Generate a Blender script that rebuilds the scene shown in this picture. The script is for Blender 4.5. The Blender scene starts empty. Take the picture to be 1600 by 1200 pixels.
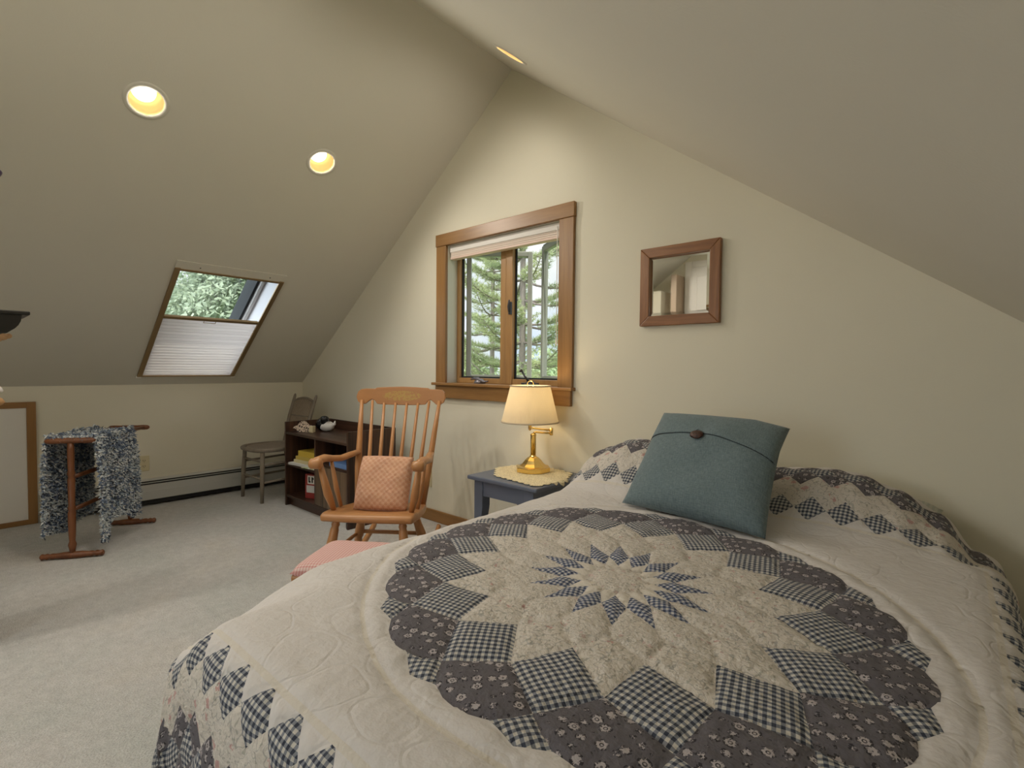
import bpy, bmesh, math, random
from mathutils import Vector, Matrix, noise, kdtree
from mathutils.geometry import delaunay_2d_cdt
random.seed(7)
C = bpy.context.scene.collection
sin, cos, pi, rad = math.sin, math.cos, math.pi, math.radians

# ------------------------------------------------------------------ materials
class NT:
    def __init__(s, name):
        s.m = bpy.data.materials.new(name); s.m.use_nodes = True
        s.t = s.m.node_tree; s.t.nodes.clear()
        s.out = s.n('ShaderNodeOutputMaterial'); s.b = s.n('ShaderNodeBsdfPrincipled')
        s.l(s.b.outputs[0], s.out.inputs[0])
    def n(s, kind, **kw):
        o = s.t.nodes.new(kind)
        for k, v in kw.items(): setattr(o, k, v)
        return o
    def l(s, a, b): s.t.links.new(a, b)
    def val(s, sock, v):
        if hasattr(v, 'node'): s.l(v, sock)
        elif isinstance(v, (tuple, list)) and len(v) == 3 and sock.type == 'RGBA': sock.default_value = (*v, 1)
        else: sock.default_value = v
    def math(s, op, a, b=None, c=None):
        o = s.n('ShaderNodeMath', operation=op); s.val(o.inputs[0], a)
        if b is not None: s.val(o.inputs[1], b)
        if c is not None: s.val(o.inputs[2], c)
        return o.outputs[0]
    def coord(s, which='Object', scale=(1,1,1), rot=(0,0,0), uv=None):
        if uv: o = s.n('ShaderNodeUVMap', uv_map=uv).outputs[0]
        else: o = s.n('ShaderNodeTexCoord').outputs[which]
        m = s.n('ShaderNodeMapping'); s.l(o, m.inputs[0]); m.inputs['Scale'].default_value = scale; m.inputs['Rotation'].default_value = rot
        return m.outputs[0]
    def noise(s, vec, scale=5, detail=3, rough=.5, dist=0):
        o = s.n('ShaderNodeTexNoise'); s.l(vec, o.inputs['Vector'])
        o.inputs['Scale'].default_value = scale; o.inputs['Detail'].default_value = detail
        o.inputs['Roughness'].default_value = rough; o.inputs['Distortion'].default_value = dist
        return o.outputs[0]
    def voro(s, vec, scale=5, feature='F1', rnd=1.0):
        o = s.n('ShaderNodeTexVoronoi', feature=feature); s.l(vec, o.inputs['Vector'])
        o.inputs['Scale'].default_value = scale; o.inputs['Randomness'].default_value = rnd
        return o
    def ramp(s, fac, stops, interp='LINEAR'):
        o = s.n('ShaderNodeValToRGB'); o.color_ramp.interpolation = interp; s.l(fac, o.inputs[0])
        e = o.color_ramp.elements
        while len(e) < len(stops): e.new(.5)
        for i, (p, c) in enumerate(stops):
            e[i].position = p; e[i].color = (*c, 1) if len(c) == 3 else c
        return o.outputs[0]
    def mix(s, fac, a, b):
        o = s.n('ShaderNodeMix', data_type='RGBA'); s.val(o.inputs[0], fac); s.val(o.inputs[6], a); s.val(o.inputs[7], b)
        return o.outputs[2]
    def bump(s, h, strength=.3, dist=.01, normal=None):
        o = s.n('ShaderNodeBump'); s.l(h, o.inputs['Height']); o.inputs['Strength'].default_value = strength; o.inputs['Distance'].default_value = dist
        if normal is not None: s.l(normal, o.inputs['Normal'])
        s.l(o.outputs[0], s.b.inputs['Normal']); return o.outputs[0]
    def set(s, **kw):
        for k, v in kw.items(): s.val(s.b.inputs[k.replace('_', ' ')], v)
        return s

def plain(name, col, rough=.5, metal=0, **kw):
    t = NT(name); t.set(Base_Color=col, Roughness=rough, Metallic=metal, **kw)
    return t.m

def paint(name, col):
    t = NT(name); v = t.coord()
    f = t.noise(v, 2.2, 2)
    c2 = tuple(x*.95 for x in col)
    t.set(Base_Color=t.mix(f, c2, col), Roughness=.85)
    t.bump(t.noise(v, 160, 2), .08, .004); return t.m

def wood(name, dark, light, axis='Z', scale=9, stretch=14, rough=.4, contrast=(.32,.68), knots=False, bump=.05):
    t = NT(name); sc = [1,1,1]; sc['XYZ'.index(axis)] = 1/stretch
    v = t.coord('Object', tuple(sc))
    f = t.noise(v, scale*3, 5, .6, .8); g = t.noise(v, scale*12, 3, .6)
    mixf = t.math('ADD', t.math('MULTIPLY', f, .75), t.math('MULTIPLY', g, .25))
    col = t.ramp(mixf, [(contrast[0], dark), (contrast[1], light)])
    if knots:
        kv = t.coord('Object', tuple((1 if i != 'XYZ'.index(axis) else .55) for i in range(3)))
        k = t.voro(kv, 4.2)
        col = t.mix(t.ramp(k.outputs['Distance'], [(.05,(1,1,1)), (.1,(0,0,0))]), col, tuple(x*.3 for x in dark))
    t.set(Base_Color=col, Roughness=rough); t.bump(g, bump, .003); return t.m

WALL = paint('wall_paint', (.71,.67,.545)); CEIL = paint('ceiling_paint', (.64,.615,.535))
WHITE = plain('white_paint', (.74,.71,.66), .5)
def carpet():
    t = NT('carpet'); v = t.coord()
    big = t.noise(v, 1.6, 3, .55); mid = t.noise(v, 26, 4, .65); fine = t.noise(v, 170, 2, .7)
    col = t.ramp(big, [(.3,(.50,.515,.495)), (.55,(.60,.575,.56)), (.75,(.60,.55,.49))])
    f = t.math('ADD', t.math('MULTIPLY', mid, .45), t.math('MULTIPLY', fine, .75))
    col2 = t.mix(t.ramp(f, [(.4,(0,0,0)), (.8,(1,1,1))]), t.mix(.34, col, (.12,.13,.11)), t.mix(.32, col, (.85,.84,.8)))
    t.set(Base_Color=col2, Roughness=1); t.bump(f, .9, .012); return t.m
CARPET = carpet()
PINE_X = wood('pine_trim_horizontal', (.195,.095,.028), (.33,.172,.056), 'X', 5, 14, .4, knots=True)
PINE_Z = wood('pine_trim_vertical', (.195,.095,.028), (.33,.172,.056), 'Z', 5, 14, .4, knots=True)
PINE_Y = wood('pine_trim_deep', (.195,.095,.028), (.33,.172,.056), 'Y', 5, 14, .4)
SASHWOOD = wood('sash_wood', (.30,.16,.055), (.42,.24,.09), 'Z', 6, 14, .4)
OAK_X = wood('oak_frame_horizontal', (.16,.06,.018), (.32,.14,.048), 'X', 8, 10, .35)
OAK_Z = wood('oak_frame_vertical', (.16,.06,.018), (.32,.14,.048), 'Z', 8, 10, .35)
MAPLE = wood('honey_maple', (.37,.165,.055), (.53,.265,.105), 'X', 4, 12, .35, (.25,.75))
MAPLE_Z = wood('honey_maple_upright', (.37,.165,.055), (.53,.265,.105), 'Z', 4, 12, .35, (.25,.75))
WALNUT_Z = wood('walnut_laminate_upright', (.010,.0045,.003), (.105,.048,.027), 'Z', 7, 30, .4, (.35,.65))
WALNUT_X = wood('walnut_laminate_level', (.010,.0045,.003), (.085,.038,.021), 'X', 7, 30, .4, (.35,.65))
DOORWOOD = wood('streaked_door_veneer', (.03,.016,.008), (.20,.13,.075), 'Z', 6, 40, .45, (.35,.65))
RACK = wood('cherry_rack', (.11,.036,.012), (.23,.082,.027), 'Z', 6, 10, .35)
GREYWOOD = wood('grey_painted_wood', (.17,.14,.105), (.26,.215,.165), 'Z', 6, 10, .6)
DARKSHELF = wood('black_stained_wood', (.006,.005,.003), (.014,.011,.008), 'X', 6, 12, .4)
TANWOOD = wood('carved_tan_wood', (.16,.08,.03), (.42,.25,.12), 'X', 40, 2, .5)
BLUEGREY = plain('blue_grey_paint', (.115,.135,.185), .4)
BRASS = plain('polished_brass', (.83,.60,.22), .16, 1)
GOLDRAIL = plain('bronze_rail', (.34,.235,.12), .4, .7)
DARKMETAL = plain('dark_bronze_metal', (.06,.06,.065), .4, .6)
GREYCLAD = plain('grey_cladding', (.33,.34,.32), .5)
DARKFRAME = plain('dark_grey_frame', (.014,.017,.020), .9)
LINER = plain('window_jamb_liner', (.58,.57,.50), .5)
IVORY = plain('ivory_plastic', (.62,.54,.34), .4)
BLACK = plain('black_slot', (.01,.01,.01), .6)
HEATER = plain('heater_enamel', (.50,.50,.47), .45)
MIRROR = plain('mirror_silver', (.88,.89,.87), .02, 1)
PAPER = plain('paper_edges', (.62,.58,.48), .8)
YELLOW = plain('yellow_book_cover', (.58,.40,.05), .5); YELLOW2 = plain('mustard_book_cover', (.52,.38,.09), .5)
CREAM = plain('cream_book_cover', (.60,.52,.30), .5)
PALE = plain('pale_grey_cover', (.55,.54,.52), .5); BLUECOVER = plain('blue_magazine_cover', (.12,.22,.45), .4)
RED = plain('red_cover', (.28,.03,.025), .5)
def glass():
    t = NT('window_glass'); tr = t.n('ShaderNodeBsdfTransparent'); gl = t.n('ShaderNodeBsdfGlossy'); gl.inputs['Roughness'].default_value = .02
    tr.inputs[0].default_value = (.95,.97,.96,1); mx = t.n('ShaderNodeMixShader'); mx.inputs[0].default_value = .035
    t.l(tr.outputs[0], mx.inputs[1]); t.l(gl.outputs[0], mx.inputs[2]); t.l(mx.outputs[0], t.out.inputs[0]); return t.m
GLASS = glass()
def translucent(name, col, amount, uvstripe=None):
    t = NT(name); d = t.n('ShaderNodeBsdfDiffuse'); r = t.n('ShaderNodeBsdfTranslucent'); mx = t.n('ShaderNodeMixShader')
    c = col
    if uvstripe:
        v = t.coord('Object'); w = t.n('ShaderNodeTexWave', bands_direction=uvstripe[0]); t.l(v, w.inputs[0]); w.inputs['Scale'].default_value = uvstripe[1]
        c = t.mix(t.math('MULTIPLY', w.outputs[1], .12), col, tuple(x*.6 for x in col))
    t.val(d.inputs[0], c); t.val(r.inputs[0], c); mx.inputs[0].default_value = amount
    t.l(d.outputs[0], mx.inputs[1]); t.l(r.outputs[0], mx.inputs[2]); t.l(mx.outputs[0], t.out.inputs[0]); return t.m
BLINDCLOTH = translucent('pleated_blind_cloth', (.90,.87,.85), .55, ('X', 6))
SHADECLOTH = translucent('pleated_lampshade_cloth', (.86,.79,.64), .5)
def emit(name, col, s):
    t = NT(name); e = t.n('ShaderNodeEmission'); e.inputs[0].default_value = (*col, 1); e.inputs[1].default_value = s
    t.l(e.outputs[0], t.out.inputs[0]); return t.m
BULB = emit('lit_bulb', (1,.86,.62), 5)
CANBAFFLE = plain('gold_can_reflector', (.80,.52,.22), .6)
def fabric(name, c1, c2, scale, bumps=.3, rough=.9, uv='UVMap'):
    t = NT(name); v = t.coord(uv=uv, scale=(1,1,1)); a = t.coord(uv=uv, scale=(1,.12,1)); b = t.coord(uv=uv, scale=(.12,1,1))
    f = t.math('ADD', t.math('MULTIPLY', t.noise(a, scale, 2, .6), .5), t.math('MULTIPLY', t.noise(b, scale, 2, .6), .5))
    t.set(Base_Color=t.ramp(f, [(.38,c1), (.62,c2)]), Roughness=rough)
    t.set(Sheen_Weight=.15); t.bump(f, bumps, .004); return t.m
TEAL = fabric('teal_linen', (.095,.135,.150), (.165,.22,.232), 420)
def gingham(name, period, light, mid, dark, rot=0, uv='UVMap', duty=.5, wr=60, bump=.8):
    t = NT(name); v = t.coord(uv=uv, scale=(1/period,1/period,1), rot=(0,0,rot))
    s = t.n('ShaderNodeSeparateXYZ'); t.l(v, s.inputs[0])
    def st(o):
        fr = t.math('FRACT', o); return t.math('LESS_THAN', fr, duty)
    a, b = st(s.outputs[0]), st(s.outputs[1])
    sm = t.math('MULTIPLY', t.math('ADD', a, b), .5)
    c = t.ramp(sm, [(0,light), (.25,mid), (.75,dark)], 'CONSTANT')
    t.set(Base_Color=c, Roughness=.95)
    vv = t.coord(uv='flat' if uv == 'UVMap' and name.startswith('quilt') else uv)
    h = t.noise(vv, wr, 3, .55); t.bump(h, bump, .01); return t.m
# ------------------------------------------------------------------ mesh builder
class MB:
    def __init__(s): s.v, s.f, s.mi, s.sm = [], [], [], []
    def add(s, vs, fs, m=0, smooth=False):
        k = len(s.v); s.v += [tuple(p) for p in vs]
        for f in fs: s.f.append(tuple(i+k for i in f)); s.mi.append(m); s.sm.append(smooth)
        return s
    def box(s, x0, x1, y0, y1, z0, z1, m=0, M=None):
        vs = [Vector((x,y,z)) for z in (z0,z1) for y in (y0,y1) for x in (x0,x1)]
        if M: vs = [M @ p for p in vs]
        return s.add(vs, [(0,2,3,1),(4,5,7,6),(0,1,5,4),(2,6,7,3),(0,4,6,2),(1,3,7,5)], m)
    def tube(s, pts, rads, n=12, m=0, smooth=True, squash=1.0, up=None):
        pts = [Vector(p) for p in pts]
        if not isinstance(rads, (list, tuple)): rads = [rads]*len(pts)
        vs, fs = [], []; ref = None
        for i, p in enumerate(pts):
            d = (pts[min(i+1,len(pts)-1)] - pts[max(i-1,0)]).normalized()
            if ref is None:
                ref = Vector(up) if up else (Vector((0,0,1)) if abs(d.z) < .9 else Vector((1,0,0)))
            a = d.cross(ref).normalized(); b = a.cross(d).normalized(); ref = b
            r = rads[i]
            for k in range(n):
                t = 2*pi*k/n; vs.append(p + a*cos(t)*r*squash + b*sin(t)*r)
        for i in range(len(pts)-1):
            for k in range(n):
                fs.append((i*n+k, i*n+(k+1)%n, (i+1)*n+(k+1)%n, (i+1)*n+k))
        s.add(vs, fs, m, smooth)
        k0 = len(s.v) - len(vs)
        s.f += [tuple(k0+k for k in reversed(range(n))), tuple(k0+(len(pts)-1)*n+k for k in range(n))]; s.mi += [m,m]; s.sm += [False,False]
        return s
    def lathe(s, prof, c=(0,0,0), n=24, m=0, smooth=True, M=None, rfun=None, caps=True):
        vs, fs = [], []
        for r, z in prof:
            for k in range(n):
                t = 2*pi*k/n; rr = r*(rfun(t, z) if rfun else 1)
                p = Vector((c[0]+rr*cos(t), c[1]+rr*sin(t), c[2]+z)); vs.append(M @ p if M else p)
        for i in range(len(prof)-1):
            for k in range(n): fs.append((i*n+k, i*n+(k+1)%n, (i+1)*n+(k+1)%n, (i+1)*n+k))
        if caps and prof[0][0] > 1e-6: fs.append(tuple(reversed(range(n))))
        if caps and prof[-1][0] > 1e-6: fs.append(tuple((len(prof)-1)*n+k for k in range(n)))
        return s.add(vs, fs, m, smooth)
    def prism(s, poly, fn, w0, w1, m=0, smooth=False):
        n = len(poly); vs = [fn(u,v,w) for w in (w0,w1) for u,v in poly]
        fs = [tuple(range(n)), tuple(reversed(range(n,2*n)))] + [(i, i+n, (i+1)%n+n, (i+1)%n) for i in range(n)]
        return s.add(vs, fs, m, smooth)
    def build(s, name, mat, parent=None, bevel=0, subsurf=0, solid=0, seg=2, merge=True):
        me = bpy.data.meshes.new(name); me.from_pydata(s.v, [], s.f)
        for i, p in enumerate(me.polygons): p.material_index = s.mi[i]; p.use_smooth = s.sm[i]
        for mm in (mat if isinstance(mat, (list,tuple)) else [mat]): me.materials.append(mm)
        bm = bmesh.new(); bm.from_mesh(me)
        if merge: bmesh.ops.remove_doubles(bm, verts=bm.verts, dist=1e-6)
        bmesh.ops.recalc_face_normals(bm, faces=bm.faces); bm.to_mesh(me); bm.free()
        o = bpy.data.objects.new(name, me); C.objects.link(o)
        if parent: o.parent = parent
        if bevel:
            b = o.modifiers.new('b', 'BEVEL'); b.width = bevel; b.segments = seg; b.limit_method = 'ANGLE'; b.angle_limit = rad(40)
        if solid:
            q = o.modifiers.new('s', 'SOLIDIFY'); q.thickness = solid
        if subsurf:
            q = o.modifiers.new('u', 'SUBSURF'); q.levels = q.render_levels = subsurf
        return o
def bx(*a, **k): return MB().box(*a, **k)
def tag(o, label, cat, group=None):
    o['label'] = label; o['category'] = cat
    if group: o['group'] = group
    return o
def thing(name, label, cat, loc=(0,0,0), rotz=0, group=None, mat=None):
    o = bpy.data.objects.new(name, None); C.objects.link(o); o.empty_display_size = .1
    if mat is not None: o.matrix_world = mat
    else: o.location = loc; o.rotation_euler = (0,0,rotz)
    return tag(o, label, cat, group)
def struct(o): o['kind'] = 'structure'; return o
def sempty(name, loc=(0,0,0)):
    o = bpy.data.objects.new(name, None); C.objects.link(o); o.location = loc; return struct(o)

def holed(outer, holes, fn, d0, d1, m=0):
    """slab with holes: 2D loops mapped by fn(u,v,d)"""
    loops = [outer] + holes; pts, edges = [], []
    for L in loops:
        k = len(pts); pts += [Vector(p) for p in L]; edges += [(k+i, k+(i+1) % len(L)) for i in range(len(L))]
    V, E, F, *_ = delaunay_2d_cdt(pts, edges, [], 0, 1e-6)
    def inside(p, L):
        r = False
        for i in range(len(L)):
            a, b = L[i], L[i-1]
            if (a[1] > p[1]) != (b[1] > p[1]) and p[0] < (b[0]-a[0])*(p[1]-a[1])/(b[1]-a[1])+a[0]: r = not r
        return r
    keep = []
    for f in F:
        c = sum((V[i] for i in f), Vector((0,0)))/len(f)
        if inside(c, outer) and not any(inside(c, h) for h in holes): keep.append(tuple(f))
    mb = MB(); n = len(V)
    mb.add([fn(p.x,p.y,d0) for p in V]+[fn(p.x,p.y,d1) for p in V], keep+[tuple(i+n for i in reversed(f)) for f in keep], m)
    for L in loops:
        q = len(L); mb.add([fn(u,v,d) for d in (d0,d1) for u,v in L], [(i,(i+1)%q,(i+1)%q+q,i+q) for i in range(q)], m)
    return mb
# ------------------------------------------------------------------ room
G, KW, KE, YS = 2.333, -4.73, .61, -1.75            # gable wall, knee walls, rear wall
AX, AZ, S = -2.06, 2.915, .7385
zc = lambda x: AZ - S*abs(x-AX)
struct(bx(KW-.2, KE+.2, YS-.2, G+.2, -.2, 0).build('floor', CARPET))
WX0, WX1, WZ0, WZ1 = -2.631, -1.677, .993, 1.936     # window opening
hx = lambda x: (x, zc(x)+.0)
gab = [(KW-.15,-.1),(KE+.15,-.1),(KE+.15,zc(KE)-.05),(KE,zc(KE)+.02),(AX,AZ+.03),(KW,zc(KW)+.02),(KW-.15,zc(KW)-.05)]
struct(holed(gab, [[(WX0,WZ0),(WX1,WZ0),(WX1,WZ1),(WX0,WZ1)]], lambda u,v,d: Vector((u,G+d,v)), 0, .16).build('wall_north', WALL))
SW=(-1.76,-.72,.72,1.86)  # hole in the rear wall for the added fill window
struct(holed(gab, [[(SW[0],SW[2]),(SW[1],SW[2]),(SW[1],SW[3]),(SW[0],SW[3])]], lambda u,v,d: Vector((u,YS-d,v)), 0, .16).build('wall_south', WALL))
zk = zc(KW)
struct(bx(KW-.15, KW, YS, G, -.1, zk).build('wall_west', WALL))
struct(bx(KE, KE+.15, YS, G, -.1, zc(KE)).build('wall_east', WALL))
# ceiling slopes with skylight and can holes
NL = Vector((-.5941,0,.8045)); TL = Vector((-.8045,0,-.5941))       # outward normal / downslope of the left plane
NR = Vector((.5941,0,.8045)); TR = Vector((.8045,0,-.5941))
APEX = Vector((AX,0,AZ))
def fl(u,v,d): return APEX + TL*u + Vector((0,v,0)) + NL*d
def fr(u,v,d): return APEX + TR*u + Vector((0,v,0)) + NR*d
def inv(p, T): q = Vector(p)-APEX; return (q.dot(T), q.y)
SLEN = (AX-KW)/.8045
cans_l = [inv(p,TL) for p in ((-2.857,.667,2.326),(-2.868,1.54,2.318),(-2.86,-.21,2.324),(-2.86,-.92,2.324))]
cans_r = [inv(p,TR) for p in ((-1.62,1.82,2.59),(-1.62,.9,2.59),(-1.62,0,2.59),(-1.62,-.9,2.59))]
CR = .076
circ = lambda c: [(c[0]+CR*cos(2*pi*k/32), c[1]+CR*sin(2*pi*k/32)) for k in range(32)]
SK0, SK1 = (-3.69-AX)/TL.x, (-4.628-AX)/TL.x         # skylight opening along slope
SY0, SY1 = 1.008, 1.668
sky = [(SK0,SY0),(SK1,SY0),(SK1,SY1),(SK0,SY1)]
struct(holed([(0,YS),(SLEN+.02,YS),(SLEN+.02,G),(0,G)], [sky]+[circ(c) for c in cans_l], fl, 0, .025).build('ceiling', CEIL))
struct(holed([(0,YS),(SLEN+.02,YS),(SLEN+.02,G),(0,G)], [circ(c) for c in cans_r], fr, 0, .025).build('ceiling', CEIL))
ROOF = plain('roof_shingle', (.12,.11,.10), .9)
struct(holed([(-.02,YS-.4),(SLEN+.5,YS-.4),(SLEN+.5,G+.4),(-.02,G+.4)], [sky], fl, .27, .33).build('roof', ROOF))
struct(holed([(-.02,YS-.4),(SLEN+.5,YS-.4),(SLEN+.5,G+.4),(-.02,G+.4)], [], fr, .27, .33).build('roof', ROOF))
# baseboard on the gable wall
struct(bx(-3.0, KE, G-.016, G, 0, .082).build('baseboard_north', PINE_X, bevel=.004))
# access panel in the low wall
d1 = sempty('door_1', (KW,.1,0))
bx(.0,.012,-.5,.30,.03,.80).build('door_panel', WHITE, d1)
fm = MB(); fm.box(0,.022,-.5,.345,.797,.838); fm.box(0,.022,-.5,.345,.0,.034); fm.build('frame_rail', PINE_Y, d1, bevel=.003)
bx(0,.024,.297,.345,0,.838).build('frame_stile', PINE_Z, d1, bevel=.003)
# far end of the room (what the mirror sees)
d2 = sempty('door_2', (-2.12,YS,0))
bx(-.4,.4,.001,.04,0,2.4).build('door_leaf', WHITE, d2, bevel=.004)
for x in (-.2,.2):
    for z0,z1 in ((.15,.72),(.85,1.42),(1.55,2.28)): bx(x-.13,x+.13,.036,.052,z0,z1).build('door_panel', WHITE, d2, bevel=.012)
tr = MB(); tr.box(-.49,-.40,.001,.03,0,2.48); tr.box(.4,.49,.001,.03,0,2.48); tr.box(-.399,.399,.001,.03,2.402,2.48); tr.build('door_frame', WHITE, d2, bevel=.003)
struct(bx(-2.70,-2.63,YS+.001,YS+.25,0,2.3).build('trim_1', plain('tan_trim_paint', (.36,.27,.19), .6)))  # brown casing strip in its own even tan
struct(bx(-2.98,-2.80,YS+.001,YS+.32,0,2.1).build('trim_2', WALL))
# ------------------------------------------------------------------ gable window
w = sempty('window_1', (0,G,0))
def wb(x0,x1,y0,y1,z0,z1): return bx(x0,x1,y0,y1,z0,z1)
wb(-2.733,-1.574,-.026,-.001,1.936,2.018).build('head_casing', PINE_X, w, bevel=.003)
wb(-2.729,WX0,-.022,-.001,.993,1.936).build('side_casing', PINE_Z, w, bevel=.003)
wb(WX1,-1.578,-.022,-.001,.993,1.936).build('side_casing', PINE_Z, w, bevel=.003)
wb(-2.753,-1.566,-.045,.09,.976,.995).build('window_sill', PINE_X, w, bevel=.004)
wb(-2.731,-1.585,-.024,-.001,.889,.976).build('apron', PINE_X, w, bevel=.003)
j = MB(); j.box(WX0-.012,WX0+.001,-.001,.16,.995,1.936); j.box(WX1-.001,WX1+.012,-.001,.16,.995,1.936); j.box(WX0,WX1,-.001,.16,1.935,1.948); j.build('jamb_liner', LINER, w)
fy0, fy1 = .085, .125
bx(WX0,-2.600,fy0,fy1,.995,1.936).build('frame_stile', SASHWOOD, w, bevel=.004)
bx(-1.752,WX1,fy0,fy1,.995,1.936).build('frame_stile', SASHWOOD, w, bevel=.004)
bx(-2.216,-2.167,fy0,fy1,.995,1.936).build('frame_stile', SASHWOOD, w, bevel=.004)
bx(-2.163,-2.108,fy0-.006,fy1,.995,1.936).build('frame_stile', SASHWOOD, w, bevel=.004)
for x0,x1 in ((-2.600,-2.216),(-2.108,-1.752)):
    bx(x0,x1,fy0,fy1,.995,1.030).build('frame_rail', SASHWOOD, w, bevel=.003)
    bx(x0,x1,fy0,fy1,1.90,1.936).build('frame_rail', SASHWOOD, w, bevel=.003)
    f = MB(); t = .010
    f.box(x0,x0+t,fy0+.020,fy0+.032,1.03,1.90); f.box(x1-t,x1,fy0+.020,fy0+.032,1.03,1.90); f.box(x0,x1,fy0+.020,fy0+.032,1.03,1.03+t); f.box(x0,x1,fy0+.020,fy0+.032,1.90-t,1.90)
    f.build('screen_frame', DARKFRAME, w, bevel=.002)
def sash(xh, sgn, ang, W):
    # a casement cranked open outwards, hinged at xh
    M = Matrix.Translation((xh,.165,0)) @ Matrix.Rotation(sgn*ang,4,'Z')
    s = 1 if sgn > 0 else -1
    st = .034; z0,z1 = 1.0,1.925
    def bb(a,b,c,d,y0=-.018,y1=.018):
        x0,x1 = (a,b) if s>0 else (-b,-a)
        return MB().box(x0,x1,y0,y1,c,d,M=M)
    fr_ = MB()
    for a,b,c,d in ((0,st,z0,z1),(W-st,W,z0,z1),(st,W-st,z0,z0+.05),(st,W-st,z1-.038,z1)):
        q = bb(a,b,c,d); fr_.add(q.v,q.f)
    o = fr_.build('sash', GREYCLAD, w, bevel=.006)
    bb(st,W-st,z0+.05,z1-.038,-.003,.003).build('glass', GLASS, o)
sash(-2.615, 1, rad(40), .468); sash(-1.70, -1, rad(30), .47)
lk = MB(); lk.box(-2.128,-2.108,fy0-.022,fy0-.006,1.44,1.52); lk.tube([(-2.118,fy0-.026,1.455),(-2.116,fy0-.036,1.49),(-2.112,fy0-.03,1.53)],.006,8); lk.build('sash_lock', DARKMETAL, w, bevel=.003)
k = MB(); k.lathe([(.001,.034),(.022,.03),(.036,.014),(.04,0)], (-2.36,.045,.995), 16); k.tube([(-2.43,.035,1.022),(-2.40,.03,1.028),(-2.36,.03,1.026),(-2.31,.03,1.008),(-2.27,.03,1.012)],[.006,.008,.012,.007,.005],8); k.build('crank_handle', plain('grey_crank', (.20,.19,.21), .35, .6), w)
k = MB(); k.lathe([(.001,.03),(.022,.026),(.036,.012),(.04,0)], (-1.925,.045,.995), 16); k.tube([(-1.925,.03,1.018),(-1.95,.02,1.05),(-1.975,.02,1.085)],[.009,.006,.005],8); k.tube([(-1.985,.02,1.082),(-1.968,.012,1.086)],.008,8); k.tube([(-1.99,.04,1.004),(-1.86,.04,1.004)],.007,8); k.build('crank_handle', DARKMETAL, w)
# raised cellular shade in the window
ws = thing('window_shade', 'cream cellular shade drawn up under the head of the wooden window', 'window shade', (-2.155,G,1.93))
bx(-.470,.470,.012,.06,-.040,.004).build('headrail', WHITE, ws, bevel=.004)
m = MB()
for i in range(5): m.box(-.466,.466,.016+.003*(i%2),.054-.003*(i%2),-.047-.006*i,-.041-.006*i)
m.build('folded_cells', plain('shade_cells', (.70,.60,.52), .8), ws)
bx(-.468,.468,.013,.057,-.088,-.072).build('bottom_rail', plain('shade_rail', (.66,.50,.42), .5), ws, bevel=.004)
MB().tube([(.447,.006,-.02),(.447,.006,-.35),(.449,.006,-.66)],.0022,6).lathe([(.001,-.70),(.006,-.69),(.004,-.655),(.001,-.65)],(.449,.006,0),8).build('pull_cord', WHITE, ws)
w3 = sempty('fill_window', (-1.24,YS,1.29))  # unseen rear window, added to let fill daylight into the room
for a in ((-.61,.61,.57,.60),(-.61,.61,-.66,-.57)): bx(a[0],a[1],.001,.022,a[2],a[3]).build('casing', PINE_X, w3, bevel=.003)
for a in ((-.61,-.52),(.52,.56)): bx(a[0],a[1],.001,.022,-.57,.57).build('casing', PINE_Z, w3, bevel=.003)
for a in ((-.52,-.485),(.485,.52),(-.018,.018)): bx(a[0],a[1],-.10,-.06,-.57,.57).build('sash', SASHWOOD, w3, bevel=.003)
for a in ((-.57,-.535),(.535,.57)): bx(-.485,.485,-.10,-.06,a[0],a[1]).build('sash', SASHWOOD, w3, bevel=.003)
bx(-.485,.485,-.085,-.080,-.535,.535).build('glass', GLASS, w3)
# ------------------------------------------------------------------ skylight
sk = sempty('window_2', tuple(fl((SK0+SK1)/2,(SY0+SY1)/2,0)))
O_ = Vector(sk.location)
F2 = lambda u,v,d: fl(u,v,d)-O_
def slab(u0,u1,v0,v1,d0,d1): return MB().prism([(u0,v0),(u1,v0),(u1,v1),(u0,v1)], F2, d0, d1)
sh = MB(); e = .012
for a in ((SK0-e,SK1+e,SY0-e,SY0),(SK0-e,SK1+e,SY1,SY1+e),(SK0-e,SK0,SY0,SY1),(SK1,SK1+e,SY0,SY1)):
    q = slab(*a, .0, .30); sh.add(q.v,q.f)
sh.build('shaft_lining', plain('shaft_white', (.62,.62,.66), .5), sk)
dk = MB(); t = .05
for a in ((SK0,SK1,SY0,SY0+t),(SK0,SK1,SY1-t,SY1),(SK0,SK0+t,SY0+t,SY1-t),(SK1-t,SK1,SY0+t,SY1-t)):
    q = slab(*a, .20, .34); dk.add(q.v,q.f)
dk.build('skylight_frame', DARKFRAME, sk, bevel=.004)
lt = MB()
for a in ((SK0+.01,SK1-.01,SY1-.03,SY1-.006),(SK0+.01,SK1-.01,SY0+.006,SY0+.03)):
    q = slab(*a, .175, .20); lt.add(q.v,q.f)
lt.build('frame_gasket', plain('pale_gasket', (.5,.5,.5), .5), sk)
slab(SK0+t,SK1-t,SY0+t,SY1-t,.30,.306).build('glass', GLASS, sk)
bs = thing('skylight_shade', 'white pleated shade in bronze side rails drawn halfway up the sloped skylight', 'window shade', tuple(O_))
for v0,v1 in ((SY0-.012,SY0+.02),(SY1-.02,SY1+.012)): slab(SK0-.01,SK1+.012,v0,v1,-.014,.0).build('side_rail', GOLDRAIL, bs, bevel=.003)
slab(SK0-.07,SK0+.0,SY0-.012,SY1+.012,-.008,-.001).build('mounting_strip', CEIL, bs)
slab(SK0-.004,SK0+.012,SY0,SY1,-.013,.004).build('top_rail', GOLDRAIL, bs, bevel=.002)
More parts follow.
